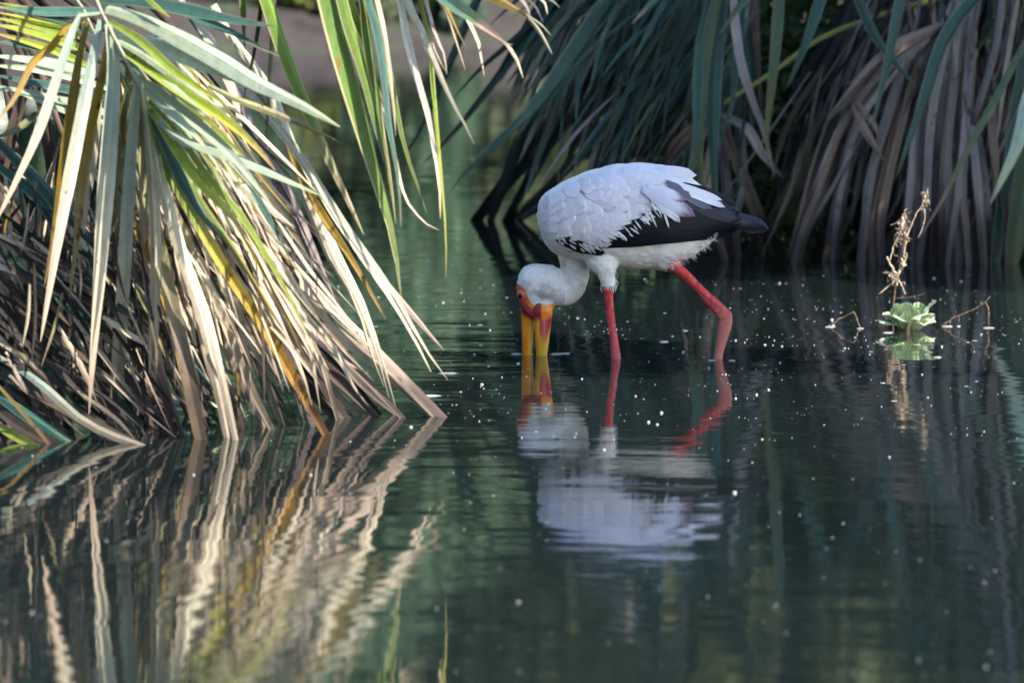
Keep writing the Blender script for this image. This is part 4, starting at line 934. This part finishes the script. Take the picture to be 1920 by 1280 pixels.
    # ragged wisps over the black
    for k in range(80):
        q = LS[rfe.randint(2, 38)]; a = R(rfe.uniform(15, 55)); l = rfe.uniform(10, 24); x0, y0 = q.x - l * .6 + rfe.uniform(-6, 6), q.y - l * .5 + rfe.uniform(-5, 5)
        F((x0, y0), (x0 + l * math.cos(a), y0 + l * math.sin(a)), rfe.uniform(1.6, 4.5), 'white', .019, .0215, round_=.85, n=5)
    for k in range(22):
        x0 = lerp(1215, 1262, rfe.random()); y0 = lerp(362, 392, rfe.random()); a = R(rfe.uniform(25, 75)); l = rfe.uniform(18, 40)
        F((x0, y0), (x0 + l * math.cos(a), y0 + l * math.sin(a)), rfe.uniform(2, 5), 'white', .021, .024, round_=.8, n=6)
    F((1205, 354), (1302, 400), 32, 'purple', .022, .027, round_=.45, ragged=.05, curve=.04); F((1225, 372), (1276, 416), 14, 'white', .023, .027, round_=.5, ragged=.1); F((1215, 350), (1285, 376), 22, 'purple', .024, .027)
    F((1250, 340), (1335, 392), 20, 'grey', .024, .027, round_=.5)
    # scapulars and long white back feathers
    for b, t, w_, m_, o in [((1180, 335), (1285, 362), 24, 'pink', .024), ((1262, 346), (1358, 391), 15, 'pink', .028), ((1250, 338), (1352, 378), 12, 'white', .030),
                            ((1100, 338), (1200, 342), 26, 'white', .022), ((1130, 326), (1250, 340), 28, 'white', .024), ((1150, 320), (1280, 345), 28, 'white', .026), ((1110, 334), (1304, 334), 40, 'white', .028), ((1060, 355), (1130, 345), 24, 'white', .02)]:
        F(b, t, w_, m_, -.004 if b[0] < 1215 else .02, o * .8 if b[0] < 1215 else .036 + o * .1, round_=.45, ragged=.02, curve=-.03, cup=.06)
# loose fluff at the rear of the belly and round the thighs
v, f = [], []
for k in range(420):
    z = rfe.random()
    if z < .5: px = lerp(1240, 1338, rfe.random()); py = interp([(1240, 503), (1290, 487), (1318, 466), (1338, 445)], px)[0] - rfe.uniform(0, 20); dx, dz = rfe.uniform(4, 15), rfe.uniform(2, 13)
    elif z < .75: px, py = rfe.uniform(1124, 1158), rfe.uniform(500, 540); dx, dz = rfe.uniform(-2, 4), rfe.uniform(6, 13)
    else: px = lerp(1160, 1250, rfe.random()); py = interp(BODY, px)[1] - rfe.uniform(2, 14); dx, dz = rfe.uniform(8, 16), rfe.uniform(0, 5)
    h, n_ = hit(px, py); e = h + Vector((dx * K, -abs(rfe.gauss(0, .003)) - .001, -dz * K)); s = (e - h).cross(n_).normalized() * rfe.uniform(.0006, .0016); b0 = len(v)
    v += [h - s, h + s, e]; f.append((b0, b0 + 1, b0 + 2))
fl = N('fluff'); fl.principled((.80, .76, .70), .7, .2, None, .25)
tag(link('belly_fluff', mesh('belly_fluff', v, f, None, False), fl.m, stork), kind='stuff')
# ================================================================== WATER LETTUCE, WEED, TWIGS, FOAM
def lettuce_mat():
    m = N('lettuce_leaf'); uv = m.n('ShaderNodeUVMap').outputs[0]; sep = m.n('ShaderNodeSeparateXYZ'); m.l(uv, sep.inputs[0])
    g = m.n('ShaderNodeNewGeometry').outputs['Position']
    w_ = m.n('ShaderNodeTexWave', wave_type='BANDS', bands_direction='X'); m.l(uv, w_.inputs[0]); w_.inputs['Scale'].default_value = 2.6; w_.inputs['Distortion'].default_value = .6
    c = m.ramp(sep.outputs[1], [(0, (.56, .60, .40)), (.35, (.50, .60, .40)), (.85, (.42, .55, .34)), (1, (.58, .66, .48))])
    c = m.mix(1.0, c, m_comb(m, m.math('MULTIPLY_ADD', w_.outputs['Fac'], .22, .83)), 'MULTIPLY')
    c = m.mix(m.ss(m.noise(g, 60, 2), .70, .76), c, (.03, .03, .01))
    m.principled(c, .55, .3, m.bump(w_.outputs['Fac'], .6, .004), .15); return m.m
LET = lettuce_mat()
def lettuce(loc, label, leaves, s, group=None):
    o = empty('water_lettuce', loc, label, 'water plant', group)
    for az, lean, L, W, curl in leaves:
        L *= 1.12; W *= 1.2
        v, uv, f = [], [], []; n, M = 8, 9; ca, sa = math.cos(az), math.sin(az)
        for i in range(n + 1):
            t = i / n; ang = lean + curl * t * t
            for k in range(M):
                u = k / (M - 1) * 2 - 1; w_ = W * (.30 + .70 * t ** .7) * (1 if t < .6 else 1 - .22 * ((t - .6) / .4) ** 2)
                r = L * t * (1 - .10 * u * u * t) * math.sin(ang); z = L * t * math.cos(ang) * (1 - .30 * u ** 4 * t - .06 * math.exp(-u * u * 40) * t)
                r -= .018 * s * u * u * t
                plic = .006 * s * math.sin(u * 11) * t
                x = r + plic; y = u * w_
                v.append(Vector((ca * x - sa * y, sa * x + ca * y, z - .012))); uv.append(((u + 1) / 2, t))
        for i in range(n):
            for k in range(M - 1): f.append((i * M + k, i * M + k + 1, (i + 1) * M + k + 1, (i + 1) * M + k))
        link('leaf', mesh('leaf', v, f, uv), LET, o)
    return o
wl = PW(1708, 620); s_ = 1.0
lettuce(wl + Vector((0, .04, 0)), 'pale green floating water lettuce at the foot of the dead weed', [
    (R(182), 1.0, .105, .040, .2), (R(205), .72, .095, .05, .2), (R(240), .42, .105, .052, .15), (R(275), .22, .10, .055, .2), (R(318), .42, .098, .040, .5),
    (R(352), .55, .118, .040, .1), (R(225), .15, .085, .05, .3), (R(300), .1, .09, .05, .4), (R(262), .75, .075, .05, .3), (R(40), .75, .09, .05, .3), (R(100), .6, .10, .055, .3), (R(150), .65, .10, .05, .3)], 1)
br_ = mesh('leaf', [PW(1700, 622) - (wl + Vector((0, .04, 0))) + Vector(q) for q in [(-.004, -.058, .0), (.006, -.058, 0), (.007, -.056, .02), (.009, -.054, .036), (-.002, -.056, .022)]], [(0, 1, 2, 3, 4)], [(0, 0), (1, 0), (1, .5), (.5, 1), (0, .5)], False)
lo_ = [o for o in bpy.data.objects if o.name.startswith('water_lettuce')][0]
link('leaf', br_, MT['ochre'], lo_)
p2 = PW(424, 806) + Vector((0, .12, 0))
lettuce(p2, 'pale green water lettuce half hidden behind the straw palm skirt', [(R(a), l, .10, .04, .3) for a, l in ((180, .6), (215, .45), (250, .25), (285, .3), (320, .5), (0, .7), (60, .7), (120, .7))], 1)
# dead weed
wd = PW(1676, 596); wb = Vector((wd.x, wd.y, 0)); YW = wd.y
def tp(px, py, dy=0): return P(px, py, YW + dy) - wb
WEED = N('dead_weed'); gw = WEED.n('ShaderNodeNewGeometry').outputs['Position']
WEED.principled(WEED.ramp(WEED.noise(gw, 130, 3), [(.3, (.13, .085, .06)), (.5, (.36, .28, .21)), (.7, (.56, .48, .39))]), .75, .2, None, .1)
TWIG = N('twig_bark'); gt = TWIG.n('ShaderNodeNewGeometry').outputs['Position']
TWIG.principled(TWIG.ramp(TWIG.noise(gt, 90, 3), [(.3, (.03, .02, .018)), (.55, (.10, .065, .045)), (.75, (.22, .14, .09))]), .7, .3)
weed = empty('dead_weed', wb, 'dried straw coloured weed stalk standing in water behind the water lettuce', 'dead weed')
rw = random.Random(9)
def twig(parent, pts, r0, r1, name='stem', mat=None, fn=tp, jit=.0, seg=6):
    v, f = [], []; n = max(6, 3 * len(pts)); p = spline([fn(*q) for q in pts], n)
    p = [q + Vector((rw.gauss(0, jit), rw.gauss(0, jit), rw.gauss(0, jit))) for q in p]
    tube(v, f, p, [.75 * lerp(r0, r1, i / n) * (1 + rw.uniform(-.2, .2)) for i in range(n + 1)], seg)
    return link(name, mesh(name, v, f), mat or WEED.m, parent)
twig(weed, [(1672, 612), (1675, 570), (1678, 545), (1681, 515)], .004, .004, mat=TWIG.m)
twig(weed, [(1679, 530), (1688, 500), (1698, 460), (1702, 440), (1716, 405), (1728, 385), (1734, 372)], .0045, .0026, jit=.0012)
twig(weed, [(1680, 515), (1668, 495), (1662, 480)], .006, .004, jit=.0015)
twig(weed, [(1668, 490), (1676, 460), (1684, 440), (1692, 405), (1698, 402)], .003, .0025, jit=.001)
twig(weed, [(1692, 500), (1692, 470), (1697, 445)], .003, .003, mat=TWIG.m)
twig(weed, [(1682, 522), (1664, 538), (1647, 552)], .0035, .003); twig(weed, [(1682, 522), (1692, 538), (1697, 552)], .0035, .0025)
twig(weed, [(1733, 392), (1734, 408), (1728, 432), (1720, 447)], .0028, .0018); twig(weed, [(1684, 415), (1676, 420), (1669, 422)], .0012, .0008)
twig(weed, [(1679, 559), (1700, 558), (1718, 555), (1734, 550)], .0022, .0012, mat=TWIG.m)
def shred(parent, px0, py0, px1, py1, wd_, n):
    v, f = [], []
    for k in range(n):
        t = rw.random(); x, y = lerp(px0, px1, t) + rw.gauss(0, wd_ * .35), lerp(py0, py1, t) + rw.gauss(0, 3); pts = [tp(x, y, rw.gauss(0, .008))]
        for j in range(4): x += rw.gauss(0, 3.4); y += rw.gauss(1.2, 3.6); pts.append(tp(x, y, rw.gauss(0, .008)))
        tube(v, f, spline(pts, 6), [.0013, .0012, .0011, .001, .0009, .0007, .0005], 4, .5)
    for k in range(n // 2):          # crumpled leaf scraps
        t = rw.random(); q = tp(lerp(px0, px1, t) + rw.gauss(0, wd_ * .3), lerp(py0, py1, t), rw.gauss(0, .006)); b0 = len(v)
        v += [q + Vector((rw.gauss(0, .006), rw.gauss(0, .006), rw.gauss(0, .009))) for _ in range(4)]; f += [(b0, b0 + 1, b0 + 2), (b0, b0 + 2, b0 + 3)]
    return link('dried_leaf', mesh('dried_leaf', v, f, None, False), WEED.m, parent)
shred(weed, 1737, 362, 1731, 398, 7, 16); shred(weed, 1700, 402, 1680, 455, 9, 24); shred(weed, 1672, 508, 1684, 535, 13, 22); shred(weed, 1694, 475, 1690, 505, 7, 14); shred(weed, 1700, 436, 1697, 450, 7, 10)
def bent_twig(label, pts, extra, r0=.004):
    b = PW(*pts[0]); b = Vector((b.x, b.y, 0)); o = empty('bent_twig', b, label, 'twig')
    fn = lambda px, py, dy=0: P(px, py, b.y + dy) - b
    for q in [pts] + extra: twig(o, q, r0, r0 * .6, 'stem', TWIG.m, fn, .0008)
    return o
bent_twig('thin brown reed twig bent into a peak above the water by the water lettuce', [(1556, 613), (1570, 600), (1585, 593), (1601, 584)], [[(1601, 584), (1607, 600), (1613, 616)], [(1600, 585), (1606, 596), (1609, 606)]], .0042)
bent_twig('long dark forked twig rising from the water past the water lettuce', [(1762, 612), (1790, 595), (1825, 580), (1845, 568), (1857, 556)], [[(1848, 567), (1853, 580), (1854, 615)], [(1782, 600), (1780, 612)], [(1798, 592), (1797, 606)]], .0038)
# foam and floating specks
def foam():
    rb = random.Random(17); v, f = [], []
    def blob(c, rx, ry, h, seg=7):
        b0 = len(v); a0 = rb.uniform(0, 6)
        for ring, (k, z) in enumerate(((1, .0), (.72, .75))):
            for s in range(seg):
                a = a0 + 6.283 * s / seg; j = rb.uniform(.75, 1.2); v.append(Vector((c.x + rx * k * j * math.cos(a), c.y + ry * k * j * math.sin(a), z * h + .0005)))
        v.append(Vector((c.x, c.y, h)))
        for s in range(seg): s2 = (s + 1) % seg; f.append((b0 + s, b0 + s2, b0 + seg + s2, b0 + seg + s)); f.append((b0 + seg + s, b0 + seg + s2, b0 + 2 * seg))
    n = 0
    while n < 1250:
        px = rb.uniform(-40, 1960); q = rb.random(); py = rb.gauss(640, 95) if q < .72 else (rb.uniform(150, 620) if q < .9 else rb.uniform(700, 1270))
        if py < 120 or py > 1275: continue
        if px < 560 + max(0, py - 500) and py < 800 and rb.random() < .9: continue
        if noise.noise(Vector((px * .006, py * .035, 3))) < .02 + rb.uniform(-.28, .22): continue
        c = PW(px, py); r = min(.006, .00075 * math.exp(abs(rb.gauss(0, .75)))) * (1.25 if py < 450 else 1)
        blob(c, r, r * rb.uniform(.8, 1.6), r * rb.uniform(.5, 1.1)); n += 1
    for k in range(22):          # thin films
        px, py = rb.uniform(620, 1900), rb.gauss(630, 60); c = PW(px, py); rx = rb.uniform(.004, .010); blob(c, rx, rx * rb.uniform(.8, 2), .001, 9)
    for px, py, rx in [(968, 664, .016), (992, 665, .014), (1045, 664, .02), (1060, 663, .016), (1336, 676, .012), (1372, 676, .012), (1556, 613, .018), (1613, 616, .012), (1776, 612, .022), (1797, 612, .008), (1853, 615, .022), (1245, 641, .016), (1665, 624, .018), (1560, 610, .012), (1758, 670, .014), (840, 700, .03), (805, 742, .03)]:
        blob(PW(px, py), rx, rx * .7, .003, 9)
    m = N('foam'); g = m.n('ShaderNodeNewGeometry').outputs['Position']
    m.principled(m.ramp(m.noise(g, 40, 1), [(.4, (.34, .36, .39)), (.62, (.48, .48, .48)), (.7, (.36, .29, .21))]), .35, .5, None, .2)
    tag(link('floating_foam', mesh('floating_foam', v, f), m.m), 'scattered white foam bubbles and specks floating on the pond', 'foam', kind='stuff')
foam()
